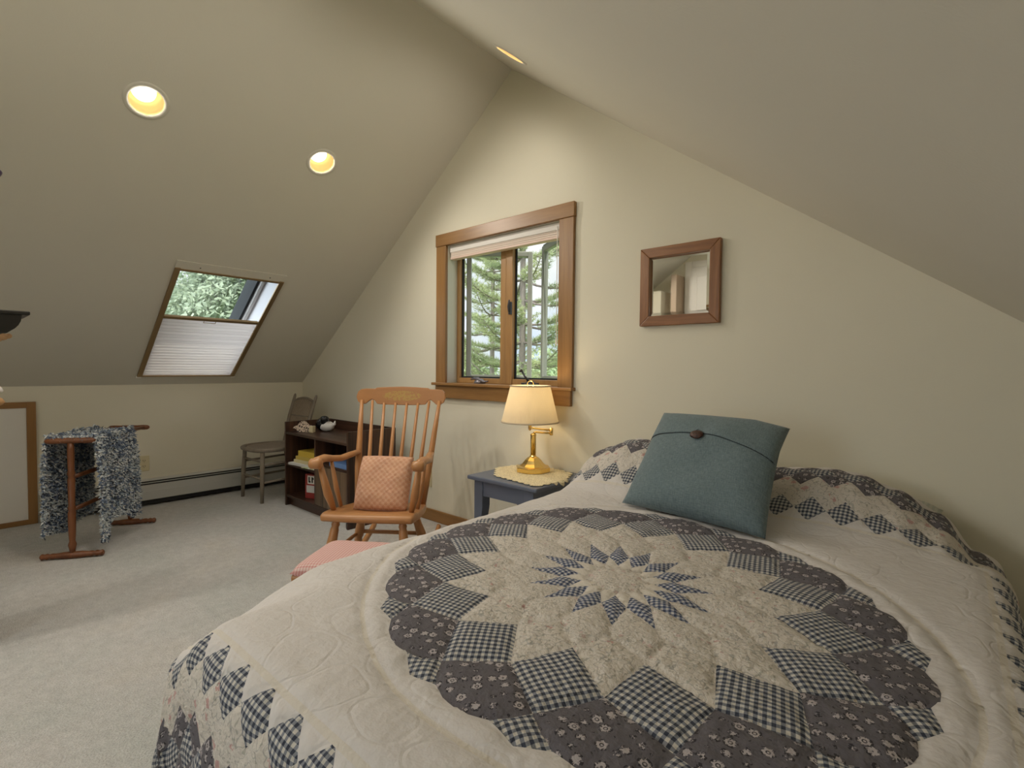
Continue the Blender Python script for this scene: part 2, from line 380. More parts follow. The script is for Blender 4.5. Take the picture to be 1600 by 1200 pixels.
slab(SK1-.004,SK1+.008,SY0,SY1,-.012,.0).build('sill_rail', GOLDRAIL, bs, bevel=.002)
for v in (SY0-.005,SY1-.005): slab(SK1+.004,SK1+.018,v-.012,v+.022,-.016,.0).build('rail_end', WHITE, bs, bevel=.003)
for v in (SY0+.12,SY1-.1): slab(SK0-.035,SK0-.028,v,v+.007,-.01,-.007).build('screw', BLACK, bs)
UM = (-4.067-AX)/TL.x
slab(UM-.012,UM+.014,SY0+.02,SY1-.02,-.012,.008).build('moving_rail', GOLDRAIL, bs, bevel=.003)
h_ = MB(); vm = (SY0+SY1)/2-.02
for a in ((UM+.014,UM+.034,vm-.04,vm-.037),(UM+.014,UM+.034,vm+.037,vm+.04),(UM+.031,UM+.034,vm-.04,vm+.04)):
    q = slab(*a,-.012,-.009); h_.add(q.v,q.f)
h_.build('pull_handle', GOLDRAIL, bs)
cl = MB(); NP = 40; vs=[]; fs=[]
for i in range(NP+1):
    u = UM+.014+(SK1-UM-.018)*i/NP; d = .004 if i%2 else -.004
    vs += [F2(u,SY0+.018,d), F2(u,SY1-.018,d)]
for i in range(NP): fs.append((2*i,2*i+1,2*i+3,2*i+2))
cl.add(vs,fs); cl.build('pleated_cloth', BLINDCLOTH, bs, solid=.0015)
# ------------------------------------------------------------------ recessed lights
def can(f, c, label, N, T, watts):
    p = f(c[0],c[1],0); B = Vector((0,1,0)); R3 = Matrix((T.to_3d(), B, N)).transposed()
    if R3.determinant() < 0: R3 = Matrix((T, -B, N)).transposed()
    M = Matrix.Translation(p) @ R3.to_4x4()
    t = thing('recessed_light', label, 'ceiling light', mat=M, group='recessed ceiling lights')
    MB().lathe([(CR-.006,.004),(CR-.005,-.004),(CR+.012,-.004),(CR+.016,.0)], n=40, caps=False).build('trim_ring', CEIL, t)
    MB().lathe([(CR-.006,-.003),(CR-.006,.02),(CR-.010,.13),(.0,.135)], n=40, caps=False).build('reflector', CANBAFFLE, t)
    MB().lathe([(.0,.058),(.03,.059),(.046,.064),(.050,.076),(.03,.118),(0,.12)], n=28).build('bulb', BULB, t)
    L = bpy.data.lights.new('can_lamp','SPOT'); L.energy = watts; L.spot_size = rad(172); L.spot_blend = .8; L.color = (1,.93,.82); L.shadow_soft_size = .045
    o = bpy.data.objects.new('can_lamp', L); C.objects.link(o); o.matrix_world = Matrix.Translation(p - N*.012) @ R3.to_4x4()
CW, CWR = 35, 9.5
can(fl,cans_l[0],'lit recessed ceiling light on the left slope, higher and larger of two',NL,TL,CW)
can(fl,cans_l[1],'lit recessed ceiling light on the left slope, smaller one nearer the window',NL,TL,CW)
can(fr,cans_r[0],'lit recessed ceiling light seen edge-on near the ridge, right slope',NR,TR,CWR)
can(fl,cans_l[2],'added unseen fill light on the left slope behind the camera, third from the gable',NL,TL,CW*.5)  # this and the following cans are unseen, added to fill the room
can(fl,cans_l[3],'added unseen fill light on the left slope behind the camera, last from the gable',NL,TL,CW*1.3)
can(fr,cans_r[1],'added unseen fill light on the right slope above the camera, second from the gable',NR,TR,CWR)
can(fr,cans_r[2],'added unseen fill light on the right slope above the camera, third from the gable',NR,TR,CWR)
can(fr,cans_r[3],'added unseen fill light on the right slope behind the camera, last from the gable',NR,TR,CWR)
# ------------------------------------------------------------------ mirror
mr = thing('wall_mirror', 'small square mirror with a faceted glass edge in a reddish oak frame on the wall', 'mirror', (-.981,G,1.503), 0)
mr.rotation_euler = (0,0,0)
mw, mh, ft = .194, .19, .048
for pts,mt in (([(-mw,-mh),(mw,-mh),(mw-ft,-mh+ft),(-mw+ft,-mh+ft)],OAK_X),([(mw,mh),(-mw,mh),(-mw+ft,mh-ft),(mw-ft,mh-ft)],OAK_X),
            ([(mw,-mh),(mw,mh),(mw-ft,mh-ft),(mw-ft,-mh+ft)],OAK_Z),([(-mw,mh),(-mw,-mh),(-mw+ft,-mh+ft),(-mw+ft,mh-ft)],OAK_Z)):
    MB().prism(pts, lambda u,v,d: Vector((u,d,v)), -.026, -.002).build('frame_side', mt, mr, bevel=.003)
a,b,bv = mw-ft+.004, mh-ft+.004, .02
g = MB(); g.add([(-a,-.008,-b),(a,-.008,-b),(a,-.008,b),(-a,-.008,b),(-a+bv,-.0105,-b+bv),(a-bv,-.0105,-b+bv),(a-bv,-.0105,b-bv),(-a+bv,-.0105,b-bv),(-a,-.003,-b),(a,-.003,-b),(a,-.003,b),(-a,-.003,b)],
   [(0,1,5,4),(1,2,6,5),(2,3,7,6),(3,0,4,7),(4,5,6,7),(8,11,10,9),(0,8,9,1),(1,9,10,2),(2,10,11,3),(3,11,8,0)])
g.build('mirror_glass', MIRROR, mr)
# ------------------------------------------------------------------ outlets and heater
def outlet(label, loc, rz):
    t = thing('wall_outlet', label, 'outlet', loc, rz)
    bx(-.036,.036,-.006,-.0005,-.06,.06).build('cover_plate', IVORY, t, bevel=.003)
    for z in (-.022,.022):
        r = MB().prism([(.017*cos(q*pi/8), z+.014*sin(q*pi/8)) for q in range(16)], lambda u,v,d: Vector((u,d,v)), -.009,-.005).build('receptacle', IVORY, t)
        s_ = MB(); s_.box(-.008,-.005,-.0095,-.0088,z-.004,z+.006); s_.box(.005,.008,-.0095,-.0088,z-.004,z+.006); s_.box(-.002,.002,-.0095,-.0088,z-.011,z-.007); s_.build('slots', BLACK, r)
outlet('ivory wall outlet on the low wall beside the blanket', (KW,1.055,.327), pi/2)
outlet('ivory wall outlet on the gable wall behind the rocking chair', (-2.825,G,.298), 0)
ht = thing('baseboard_heater', 'long pale enamel baseboard heater along the low wall', 'heater', (KW,0,0))
yA, yB = .48, G-.003
prof = [(.001,.205),(.045,.205),(.058,.196),(.058,.19),(.001,.19)]
P_ = lambda u,v,d: Vector((u,d,v))
MB().prism(prof, P_, yA, yB).build('top_cover', HEATER, ht)
MB().prism([(.001,.188),(.06,.188),(.066,.182),(.066,.178),(.001,.178)], P_, yA, yB).build('damper', HEATER, ht)
MB().prism([(.058,.173),(.068,.165),(.070,.120),(.0705,.118),(.072,.118),(.072,.052),(.066,.047),(.06,.05),(.06,.165)], P_, yA, yB).build('front_panel', HEATER, ht)
bx(.001,.052,yA+.02,yB-.01,.012,.19).build('fin_tube', BLACK, ht)
bx(.056,.0665,yA+.03,yB-.01,.186,.194).build('air_gap_shade', BLACK, ht)  # solid black strips paint the shade inside the air gaps
bx(.056,.0672,yA+.03,yB-.01,.168,.176).build('air_gap_shade', BLACK, ht)
bx(.001,.074,yA-.012,yA+.03,.004,.207).build('end_cap', HEATER, ht, bevel=.003)
# ------------------------------------------------------------------ dark cabinet
X0,X1,Y0,Y1,CH = -3.945,-3.02,1.80,2.185,.66
cb = thing('low_cabinet', 'low dark walnut cabinet with raised rim, open shelves and one door', 'cabinet', (X0,Y0,0))
W_,D_ = X1-X0, Y1-Y0; t = .018; xd = .462
bx(0,t,0,D_,0,CH).build('side_panel', WALNUT_Z, cb, bevel=.0015)
bx(W_-t,W_,0,D_,0,CH).build('side_panel', WALNUT_Z, cb, bevel=.0015)
bx(t,W_-t,D_-.014,D_,.06,CH).build('back_panel', WALNUT_X, cb)
bx(t,W_-t,.002,D_-.014,.565,.583).build('top_board', WALNUT_X, cb, bevel=.001)
bx(xd,xd+t,.004,D_-.014,.09,.565).build('divider', WALNUT_Z, cb, bevel=.001)
bx(t,xd,.004,D_-.014,.318,.336).build('shelf', WALNUT_X, cb, bevel=.001)
bx(xd+t,W_-t,.004,D_-.014,.382,.40).build('shelf', WALNUT_X, cb, bevel=.001)
bx(t,W_-t,.004,D_-.014,.068,.088).build('bottom_board', WALNUT_X, cb, bevel=.001)
bx(t,W_-t,.035,.05,0,.068).build('toe_kick', WALNUT_X, cb)
dr = bx(xd+t+.002,W_-t-.002,.002,.02,.091,.379).build('door', DOORWOOD, cb, bevel=.0015)
MB().lathe([(.001,.022),(.012,.02),(.014,.012),(.007,.006),(.009,0)], n=16, M=Matrix.Translation((xd+.20,.002,.215)) @ Matrix.Rotation(pi/2,4,'X')).build('knob', DARKMETAL, dr)
def book(label, loc, rz, w, d, h, mat, cat='book', name='book', group=None):
    b = thing(name, label, cat, loc, rz, group)
    bx(-w/2+.003,w/2-.003,-d/2+.003,d/2-.004,.0025,h-.0025).build('page_block', PAPER, b)
    c = MB(); c.box(-w/2,w/2,-d/2,d/2,0,.0025); c.box(-w/2,w/2,-d/2,d/2,h-.0025,h); c.box(w/2-.003,w/2,-d/2,d/2,.0025,h-.0025); c.box(-w/2,w/2,-d/2,-d/2+.002,.0025,h-.0025); c.build('cover', mat, b)
    return b
bxp, byp, bz = -3.70, 1.915, .3365
gb = 'books stacked in the cabinet'
book('pale grey large book at the bottom of the stack in the cabinet', (bxp-.015,byp-.01,bz), .12, .31,.2,.016, PALE, group=gb)
book('cream book second from the bottom of the stack in the cabinet', (bxp,byp,bz+.0165), .1, .275,.17,.024, CREAM, group=gb)
book('mustard book second from the top of the stack in the cabinet', (bxp+.01,byp+.005,bz+.041), .1, .265,.165,.026, YELLOW2, group=gb)
book('thick yellow book on top of the stack in the cabinet', (bxp+.03,byp+.005,bz+.0675), .1, .235,.16,.044, YELLOW, group=gb)
def mag_mat(name, cols):
    t = NT(name); v = t.coord('Object'); f = t.noise(v, 16, 1, .4)
    t.set(Base_Color=t.ramp(f, cols, 'CONSTANT'), Roughness=.35); return t.m
mg = bx(-.09,.09,-.11,.11,0,.006).build('magazine', mag_mat('green_cover', [(0,(.55,.53,.42)),(.42,(.20,.33,.10)),(.56,(.45,.48,.30)),(.64,(.60,.58,.52))]), bevel=.001)
mg.location = (-3.55,1.885,.3365); mg.rotation_euler = (0,0,.15)
# the magazine lies in front of the stack, its edge past the shelf front
mg.location = (-3.575,1.812+.02,.3365); mg.data.transform(Matrix.Diagonal((.9,.32,1,1)))
tag(mg, 'green and cream magazine at the front of the cabinet shelf beside the book stack', 'magazine')
book('blue magazine pile lying on the shelf above the cabinet door', (-3.16,1.93,.401), .03, .23,.24,.03, BLUECOVER, 'magazine', 'magazine')
bk = thing('game_box', 'dark red box with white panels standing in the lower left of the cabinet', 'box', (-3.645,1.90,.089), .35)
bx(-.075,.11,-.03,.03,0,.185).build('box_body', RED, bk, bevel=.002)
lb = bx(-.05,.108,-.0315,-.0301,.112,.175).build('label_panel', WHITE, bk)
lm = MB()
for i in range(5): lm.box(-.04+.03*i,-.028+.03*i,-.0325,-.0316,.122,.165); lm.box(-.04+.03*i,-.02+.03*i,-.0325,-.0316,.122+.025*(i%2),.134+.025*(i%2))
lm.build('lettering', BLACK, lb)
bx(-.06,.108,-.0315,-.0301,.045,.1).build('label_panel', PALE, bk)
pp = book('thin pale booklet on the carpet by the toe kick of the cabinet', (-3.14,1.822,.001), .0, .16,.022,.036, PALE, 'booklet', 'booklet')
# lattice ornament (shell-like) on the cabinet
orn = thing('lattice_ornament', 'small cream openwork ornament on top of the dark cabinet', 'ornament', (-3.80,1.885,.5835), .55)
def lattice():
    t = NT('openwork_ceramic'); v = t.coord('Object'); q = t.voro(v, 62, 'DISTANCE_TO_EDGE')
    e = t.ramp(q.outputs[0], [(.1,(.70,.55,.43)), (.2,(.04,.03,.025))])
    t.set(Base_Color=e, Roughness=.6); t.bump(q.outputs[0], .6, .01); return t.m
oo = [(-.085,.03),(-.07,.046),(-.045,.052),(-.03,.075),(-.005,.088),(.015,.078),(.04,.052),(.082,.05),(.085,.0),(-.045,.0),(-.055,.022)]
MB().prism(oo, lambda u,v,d: Vector((u,d,v)), -.02,.02).build('openwork_body', lattice(), orn, bevel=.005)
MB().prism([(.055,-.001),(.087,-.001),(.087,.05),(.06,.05)], lambda u,v,d: Vector((u,d,v)), -.022,.022).build('end_block', plain('pale_yellow_glaze', (.6,.52,.32), .4), orn, bevel=.004)
# bird figurine
bd = thing('bird_figurine', 'black and white bird figurine with curled neck on the dark cabinet', 'figurine', (-3.735,2.03,.5835), .5)
def blob(c, r, sq=(1,1,1), n=20): 
    return MB().lathe([(sin(pi*i/12)*r, -cos(pi*i/12)*r) for i in range(13)], n=n, M=Matrix.Translation(c) @ Matrix.Diagonal((*sq,1)))
WHT = plain('white_glaze', (.66,.64,.62), .3); BLK = plain('black_glaze', (.008,.008,.010), .25)
blob((.01,0,.042),.042,(1.55,1,1)).build('breast', WHT, bd)
blob((-.03,.008,.055),.045,(1.25,1.05,1.15)).build('wing', BLK, bd)
hb = MB(); hb.tube([(.0,-.012,.065),(.0,-.018,.09),(.01,-.025,.10)],[.028,.026,.02],12); q = blob((.004,-.02,.098),.03,(1.2,1,.9)); hb.add(q.v,q.f,0,True); hb.build('head', BLK, bd)
MB().tube([(.032,-.03,.098),(.052,-.034,.09),(.062,-.036,.083)],[.008,.005,.002],8).build('beak', BLK, bd)
MB().tube([(.055,.0,.045),(.08,.0,.06),(.085,.0,.085)],[.018,.012,.004],10).build('tail', WHT, bd)
# ------------------------------------------------------------------ wicker chair
wc = thing('wicker_chair', 'small grey painted side chair with a woven back in the corner', 'chair', (-4.285,1.70,0), .05)
sh_ = []
for i in range(40):
    t_ = 2*pi*i/40; c_, s_ = cos(t_), sin(t_)
    r_ = 1/((abs(c_)**3+abs(s_)**3)**(1/3)); yy = s_*r_
    sh_.append((c_*r_*(.205 - .02*max(0,yy)), .155+yy*.205))
MB().prism([(x*.86,.155+(y-.155)*.86) for x,y in sh_], lambda u,v,d: Vector((u,v,d)), .418,.430).build('seat_caning', wood('cane_seat', (.20,.16,.125), (.27,.225,.18), 'X', 30, 3, .7), wc)
rimv = MB(); rimv.tube([(x,y,.42) for x,y in sh_]+[(sh_[0][0],sh_[0][1],.42)], .017, 10); rimv.build('seat_rim', GREYWOOD, wc)
for x in (-.165,.165):
    MB().tube([(x*.93,.0,.42),(x*.98,-.008,.25),(x*1.03,-.015,0)],[.016,.018,.013],10).build('front_leg', GREYWOOD, wc)
    MB().tube([(x*.95,.42,0),(x*.97,.36,.30),(x*.98,.345,.43),(x*1.03-.01,.40,.65),(x*1.07-.025,.465,.83),(x*1.08-.027,.47,.848)],[.013,.016,.017,.015,.012,.006],10).build('back_post', GREYWOOD, wc)
    for z in (.16,.30): MB().tube([(x,-.008,z),(x*.97,.385,z+.01)],.009,8).build('side_stretcher', GREYWOOD, wc)
for z in (.19,.33): MB().tube([(-.165,-.01,z),(.165,-.01,z)],.009,8).build('front_stretcher', GREYWOOD, wc)
for z in (.19,.33): MB().tube([(-.16,.375,z),(.16,.375,z)],.009,8).build('rear_stretcher', GREYWOOD, wc)
bp = lambda x,z: (x-.062*(z-.43), .345+(z-.43)*.30, z)
fr_ = MB(); pts = [bp(-.165,.50),bp(-.17,.76)]+[bp(-.17+.34*k/14,.765+.052*max(0,sin(pi*k/14))**.5) for k in range(1,14)]+[bp(.17,.76),bp(.165,.50)]
fr_.tube(pts,.010,8); fr_.tube([bp(-.165,.50),bp(.165,.50)],.010,8); fr_.tube([bp(-.17,.66),bp(.17,.66)],.006,8); fr_.build('back_frame', GREYWOOD, wc)
wv = MB()
for k in range(1,22):
    x = -.165+.33*k/22; wv.tube([bp(x,.50),bp(x*1.02,.765+.052*max(0,sin(pi*k/22))**.5)],.0042,6)
wv.build('woven_back', wood('wicker_canes', (.24,.19,.14), (.36,.29,.21), 'Z', 30, 6, .7), wc)
# ------------------------------------------------------------------ rocking chair
RO = Vector((-2.113,1.352,0))
rk = thing('rocking_chair', 'honey maple rocking chair with spindle back facing the bed', 'rocking chair', tuple(RO), math.atan2(.6,.8))
seat = MB(); NX,NY = 24,16; vs=[]; fs=[]
def seat_pt(i,j,top):
    v = j/NY; u = -1+2*i/NX; y = -.005+.43*v
    hw = .232-.035*v+.012*sin(pi*v)
    z = .386-.052*v - (.016*(1-u*u)*sin(pi*min(1,max(0,(v-.1)/.9)))) 
    if v < .12: z -= .012*(1-v/.12)**2
    yy = y+ (.012*u*u if v<.3 else 0) - .0
    return (u*hw, yy, z if top else .386-.052*v-.045)
for top in (1,0):
    for j in range(NY+1):
        for i in range(NX+1): vs.append(seat_pt(i,j,top))
n1=(NX+1)*(NY+1); ix=lambda i,j,t: (0 if t else n1)+j*(NX+1)+i
for j in range(NY):
    for i in range(NX): fs += [(ix(i,j,1),ix(i+1,j,1),ix(i+1,j+1,1),ix(i,j+1,1)),(ix(i,j,0),ix(i,j+1,0),ix(i+1,j+1,0),ix(i+1,j,0))]
for i in range(NX): fs += [(ix(i,0,1),ix(i,0,0),ix(i+1,0,0),ix(i+1,0,1)),(ix(i,NY,1),ix(i+1,NY,1),ix(i+1,NY,0),ix(i,NY,0))]
for j in range(NY): fs += [(ix(0,j,1),ix(0,j+1,1),ix(0,j+1,0),ix(0,j,0)),(ix(NX,j,1),ix(NX,j,0),ix(NX,j+1,0),ix(NX,j+1,1))]
seat.add(vs,fs,0,True); seat.build('seat', MAPLE, rk, bevel=.012, seg=3)
tq = [0,.08,.12,.16,.2,.3,.5,.62,.68,.74,.8,.9,1]; rq = [.016,.017,.021,.017,.021,.022,.026,.024,.019,.023,.018,.017,.014]
def turned(name, a, b, parent, k=1.0, mat=MAPLE_Z):
    a,b = Vector(a),Vector(b); return MB().tube([a.lerp(b,q) for q in tq],[r*k for r in rq],14).build(name, mat, parent)
RX = .205
for s in (-1,1):
    turned('leg', (s*.165,.06,.35), (s*RX,.0,.06), rk); turned('leg', (s*.145,.35,.30), (s*RX,.42,.055), rk)
    rn = MB(); pts=[]
    for k in range(25):
        y = -.13+.84*k/24; pts.append((s*RX, y, .03+.16*((y-.25)/.62)**2*.9))
    for i in range(1): rn.tube(pts,.021,8,squash=.7)
    rn.build('rocker', MAPLE, rk)
    # back post, arm, arm supports
    MB().tube([(s*.188,.385,.335),(s*.205,.44,.53),(s*.222,.515,.74),(s*.235,.575,.90)],[.015,.019,.015,.010],12).build('back_post', MAPLE_Z, rk)
    ar = MB(); ap = [(s*.255,.02,.628),(s*.258,.05,.640),(s*.258,.12,.640),(s*.252,.2,.618),(s*.240,.29,.600),(s*.226,.37,.606),(s*.212,.455,.610)]
    ar.tube(ap,[.024,.027,.026,.023,.022,.022,.019],14,squash=1.0)
    vs2=[]
    ar.v = [(x, y, .61+(z-.61)*.75) if True else 0 for x,y,z in ar.v]
    sc = MB().lathe([(.0,-.030),(.020,-.029),(.026,-.022),(.026,.022),(.020,.029),(0,.030)], n=16, M=Matrix.Translation((s*.256,.02,.622)) @ Matrix.Rotation(pi/2,4,'Y'))
    ar.add(sc.v,sc.f,0,True); ar.build('arm', MAPLE, rk)
    MB().tube([(s*.200,.10,.375),(s*.222,.08,.46),(s*.250,.055,.61)],[.013,.021,.014],12).build('arm_support', MAPLE_Z, rk)
    MB().tube([(s*.205,.20,.365),(s*.225,.19,.46),(s*.248,.18,.61)],[.010,.013,.009],10).build('arm_spindle', MAPLE_Z, rk)
    MB().tube([(s*.19,.03,.17),(s*.19,.39,.16)],[.010,.010],10).build('side_stretcher', MAPLE, rk)
MB().tube([(-.19,.03,.20),(-.05,.03,.20),(0,.03,.20),(.05,.03,.20),(.19,.03,.20)],[.011,.014,.018,.014,.011],12).build('front_stretcher', MAPLE, rk)
MB().tube([(-.18,.395,.17),(.18,.395,.17)],.011,10).build('rear_stretcher', MAPLE, rk)
for k in range(6):
    u = (k-2.5)/2.5; xb = u*.135; xt = u*.172
    yb = .395+.012*(1-u*u); zt=.885 if abs(u)<.9 else .90
    MB().tube([(xb,yb,.335),(xb+(xt-xb)*.4,yb+.07,.55),(xt,.58+.012*(1-u*u),zt)],[.0095,.012,.0075],10).build('back_spindle', MAPLE_Z, rk)
cr = [(-.269,.925),(-.263,.950),(-.246,.965),(-.22,.968),(-.168,.968),(-.155,.975),(-.08,.979),(0,.981)]
up = cr+[(-x,z) for x,z in reversed(cr[:-1])]
lo = [(.269,.918),(.260,.893),(.240,.878),(.216,.878),(.197,.893),(.180,.905),(.163,.899),(.146,.877),(.08,.873)]
lo = lo+[(0,.872)]+[(-x,z) for x,z in reversed(lo)]
ycv = lambda x: .585+.03*(1-(x/.27)**2)
poly = up+lo
crm = MB(); n=len(poly); fr2 = [(x,ycv(x)-.011+(z-.92)*.25,z) for x,z in poly]; bk2=[(x,ycv(x)+.011+(z-.92)*.25,z) for x,z in poly]
V2,E2,F2_,*_r = delaunay_2d_cdt([Vector(p) for p in poly],[(i,(i+1)%n) for i in range(n)],[],1,1e-6)
crm.add([(p.x,ycv(p.x)-.011+(p.y-.92)*.25,p.y) for p in V2]+[(p.x,ycv(p.x)+.011+(p.y-.92)*.25,p.y) for p in V2], [tuple(f) for f in F2_]+[tuple(i+len(V2) for i in reversed(f)) for f in F2_])
crm.add(fr2+bk2,[(i,(i+1)%n,(i+1)%n+n,i+n) for i in range(n)])
def crest_mat():
    t = NT('stencilled_crest'); v = t.coord('Object', (1/12,1,1)); f = t.noise(v, 14, 5, .6, .8)
    base = t.ramp(f, [(.25,(.33,.145,.045)),(.75,(.44,.20,.065))])
    o = t.coord('Object'); s = t.n('ShaderNodeSeparateXYZ'); t.l(o, s.inputs[0])
    ex = t.math('POWER', t.math('MULTIPLY', s.outputs[0], 8.5), 2); ez = t.math('POWER', t.math('MULTIPLY', t.math('SUBTRACT', s.outputs[2], .927), 34), 2)
    m = t.math('MULTIPLY', t.math('LESS_THAN', t.math('ADD', ex, ez), 1.0), t.math('GREATER_THAN', t.noise(o, 95, 3, .6), .47))
    t.set(Base_Color=t.mix(t.math('MULTIPLY', m, .65), base, (.42,.30,.06)), Roughness=.35); return t.m
crm.build('crest_rail', crest_mat(), rk, bevel=.004)
# pillow helper -----------------------------------------------------
def cushion(name, w, h, t, mat, parent=None, M=None, n=28, pinch=.05, p=2.6, seed=0, wr=.004, label=None, cat=None, sag=0):
    me = bpy.data.meshes.new(name); vs=[]; fs=[]; uv={}
    def P(i,j,s):
        u=-1+2*i/n; v=-1+2*j/n
        e = max(0,(1-abs(u)**p)*(1-abs(v)**p))**.5
        x = w/2*u*(1-pinch*(1-v*v)); y = h/2*v*(1-pinch*(1-u*u))
        nz = noise.noise(Vector((x*9+seed,y*9,s*3)))*wr*4*e
        return Vector((x, y, s*(t/2*e)+nz - sag*(1-u*u)*0))
    idx={}
    for s in (1,-1):
        for j in range(n+1):
            for i in range(n+1):
                if s==-1 and (i in (0,n) or j in (0,n)): idx[(i,j,s)] = idx[(i,j,1)]; continue
                idx[(i,j,s)] = len(vs); vs.append(P(i,j,s)); uv[len(vs)-1]=(w*i/n,h*j/n)
    for s in (1,-1):
        for j in range(n):
            for i in range(n):
                q=(idx[(i,j,s)],idx[(i+1,j,s)],idx[(i+1,j+1,s)],idx[(i,j+1,s)]); fs.append(q if s==1 else tuple(reversed(q)))
    if M: vs=[M@v for v in vs]
    me.from_pydata([tuple(v) for v in vs],[],fs); L=me.uv_layers.new(name='UVMap')
    for lp in me.loops: L.data[lp.index].uv = uv[lp.vertex_index]
    for q in me.polygons: q.use_smooth=True
    me.materials.append(mat); o=bpy.data.objects.new(name,me); C.objects.link(o)
    if parent: o.parent=parent
    return o
def frame(bl, br, tl, off=0):
    bl,br,tl = Vector(bl),Vector(br),Vector(tl); x=(br-bl).normalized(); z=x.cross(tl-bl).normalized(); y=z.cross(x)
    c = (br+tl)/2
    return Matrix.Translation(c+z*off) @ Matrix((x,y,z)).transposed().to_4x4()
def pink_plaid(name, rot, base=(.62,.36,.20), line=(.36,.15,.10), per=.021, lw=.14, c2=(.58,.30,.20)):
    t = NT(name); v = t.coord(uv='UVMap', scale=(1/per,1/per,1), rot=(0,0,rot)); s=t.n('ShaderNodeSeparateXYZ'); t.l(v,s.inputs[0])
    a=[t.math('LESS_THAN', t.math('FRACT', s.outputs[k]), lw) for k in (0,1)]
    b=[t.math('LESS_THAN', t.math('FRACT', t.math('ADD', s.outputs[k], .5)), lw*1.4) for k in (0,1)]
    c = t.mix(t.noise(t.coord(uv='UVMap'), 12, 2), base, c2)
    c = t.mix(t.math('MULTIPLY', t.math('MAXIMUM', b[0], b[1]), .38), c, (.70,.50,.38))
    c = t.mix(t.math('MULTIPLY', t.math('ADD', a[0], a[1]), .26), c, line)
    t.set(Base_Color=c, Roughness=.95); t.bump(t.noise(t.coord(uv='UVMap'), 28, 3), .5, .02); return t.m
rc = thing('chair_cushion', 'small peach plaid cushion on the seat of the rocking chair', 'cushion', (-2.27,1.56,.36))
Mi = Matrix.Translation((2.27,-1.56,-.36))
RM = Matrix.Translation(RO) @ Matrix.Rotation(math.atan2(.6,.8),4,'Z')
cm = RM @ frame((-.150,.19,.352),(.140,.19,.350),(-.125,.325,.612))
PLAID = pink_plaid('peach_plaid', pi/4)
cushion('cover', .285,.29,.095, PLAID, rc, Mi@cm@Matrix.Translation((0,0,.0)), pinch=-.015, p=4, seed=3, wr=.004)
pm = MB(); pts=[]
for k in range(49):
    t_=2*pi*k/48; c_,s_=cos(t_),sin(t_); r_=1/((abs(c_)**8+abs(s_)**8)**(1/8)); pts.append(Mi@cm@Vector((c_*r_*.141,s_*r_*.143,.0)))
pm.tube(pts,.005,8); pm.build('piping', plain('pink_piping', (.60,.34,.26), .9), rc)
# ------------------------------------------------------------------ footstool
fs_ = thing('footstool', 'low maple footstool with pink gingham padded top between the bed and rocking chair', 'footstool', (-1.88,1.175,0), rad(33.7))
PINKG = gingham('pink_gingham_top', .0125, (.68,.55,.50), (.62,.38,.35), (.55,.24,.23), duty=.5, wr=20, bump=.2)
cushion('padded_top', .436,.336,.09, PINKG, fs_, Matrix.Translation((0,0,.268)), pinch=-.01, p=6, wr=.001)
bx(-.216,.216,-.166,.166,.205,.262).build('frame', MAPLE, fs_, bevel=.01)
for x in (-1,1):
    for y in (-1,1): turned('leg',(x*.165,y*.12,.21),(x*.195,y*.145,0),fs_,.95)
# ------------------------------------------------------------------ nightstand, doily, lamp
NZ=.525
ns = thing('nightstand', 'small blue-grey painted side table between the rocking chair and bed', 'side table', (-1.704,2.09,0))
bx(-.237,.237,-.225,.225,NZ-.022,NZ).build('table_top', BLUEGREY, ns, bevel=.006)
ap_ = MB(); ap_.box(-.195,.195,-.195,-.177,NZ-.105,NZ-.022); ap_.box(-.195,.195,.177,.195,NZ-.105,NZ-.022); ap_.box(-.195,-.177,-.177,.177,NZ-.105,NZ-.022); ap_.box(.177,.195,-.177,.177,NZ-.105,NZ-.022); ap_.build('apron', BLUEGREY, ns, bevel=.002)
for x in (-1,1):
    for y in (-1,1):
        lg=MB(); cx,cy=x*.173,y*.173; vs=[];rings=[(NZ-.022,.03,0),(NZ-.16,.03,0),(NZ-.24,.026,.004),(.2,.021,.012),(0,.02,.028)]
        for z,r,o in rings: vs += [(cx+x*o+a*r,cy+y*o+b*r,z) for a,b in ((-1,-1),(1,-1),(1,1),(-1,1))]
        fs=[(0,1,2,3),(16,19,18,17)]
        for i in range(4):
            for k_ in range(4): fs.append((i*4+k_,i*4+(k_+1)%4,i*4+4+(k_+1)%4,i*4+4+k_))
        lg.add(vs,fs); lg.build('leg', BLUEGREY, ns, bevel=.003)
dl = MB(); poly=[]; corners=[(-1.935,2.10),(-1.80,1.945),(-1.50,1.905),(-1.47,2.10),(-1.55,2.27),(-1.72,2.30),(-1.90,2.27)]
NN=len(corners)
for i in range(NN):
    a=Vector(corners[i]); b=Vector(corners[(i+1)%NN]); k=max(3,int((b-a).length/.042)); nrm=Vector(((b-a).y,-(b-a).x)).normalized()
    for q in range(k*4):
        s_=q/(k*4); p=a.lerp(b,s_)+nrm*.017*abs(sin(pi*s_*k)); poly.append((p.x,p.y))
pts=[Vector(p) for p in poly]; ed=[(i,(i+1)%len(pts)) for i in range(len(pts))]
gp=[Vector((-1.96+.012*i,1.88+.012*j)) for i in range(43) for j in range(38)]
V,E_,F_,*_=delaunay_2d_cdt(pts+gp,ed,[],0,1e-5)
def insd(p,L):
    r=False
    for i in range(len(L)):
        a,b=L[i],L[i-1]
        if (a[1]>p[1])!=(b[1]>p[1]) and p[0]<(b[0]-a[0])*(p[1]-a[1])/(b[1]-a[1])+a[0]: r=not r
    return r
keep=[]
for f in F_:
    c_=sum((V[i] for i in f),Vector((0,0)))/len(f)
    if insd(c_,poly): keep.append(tuple(f))
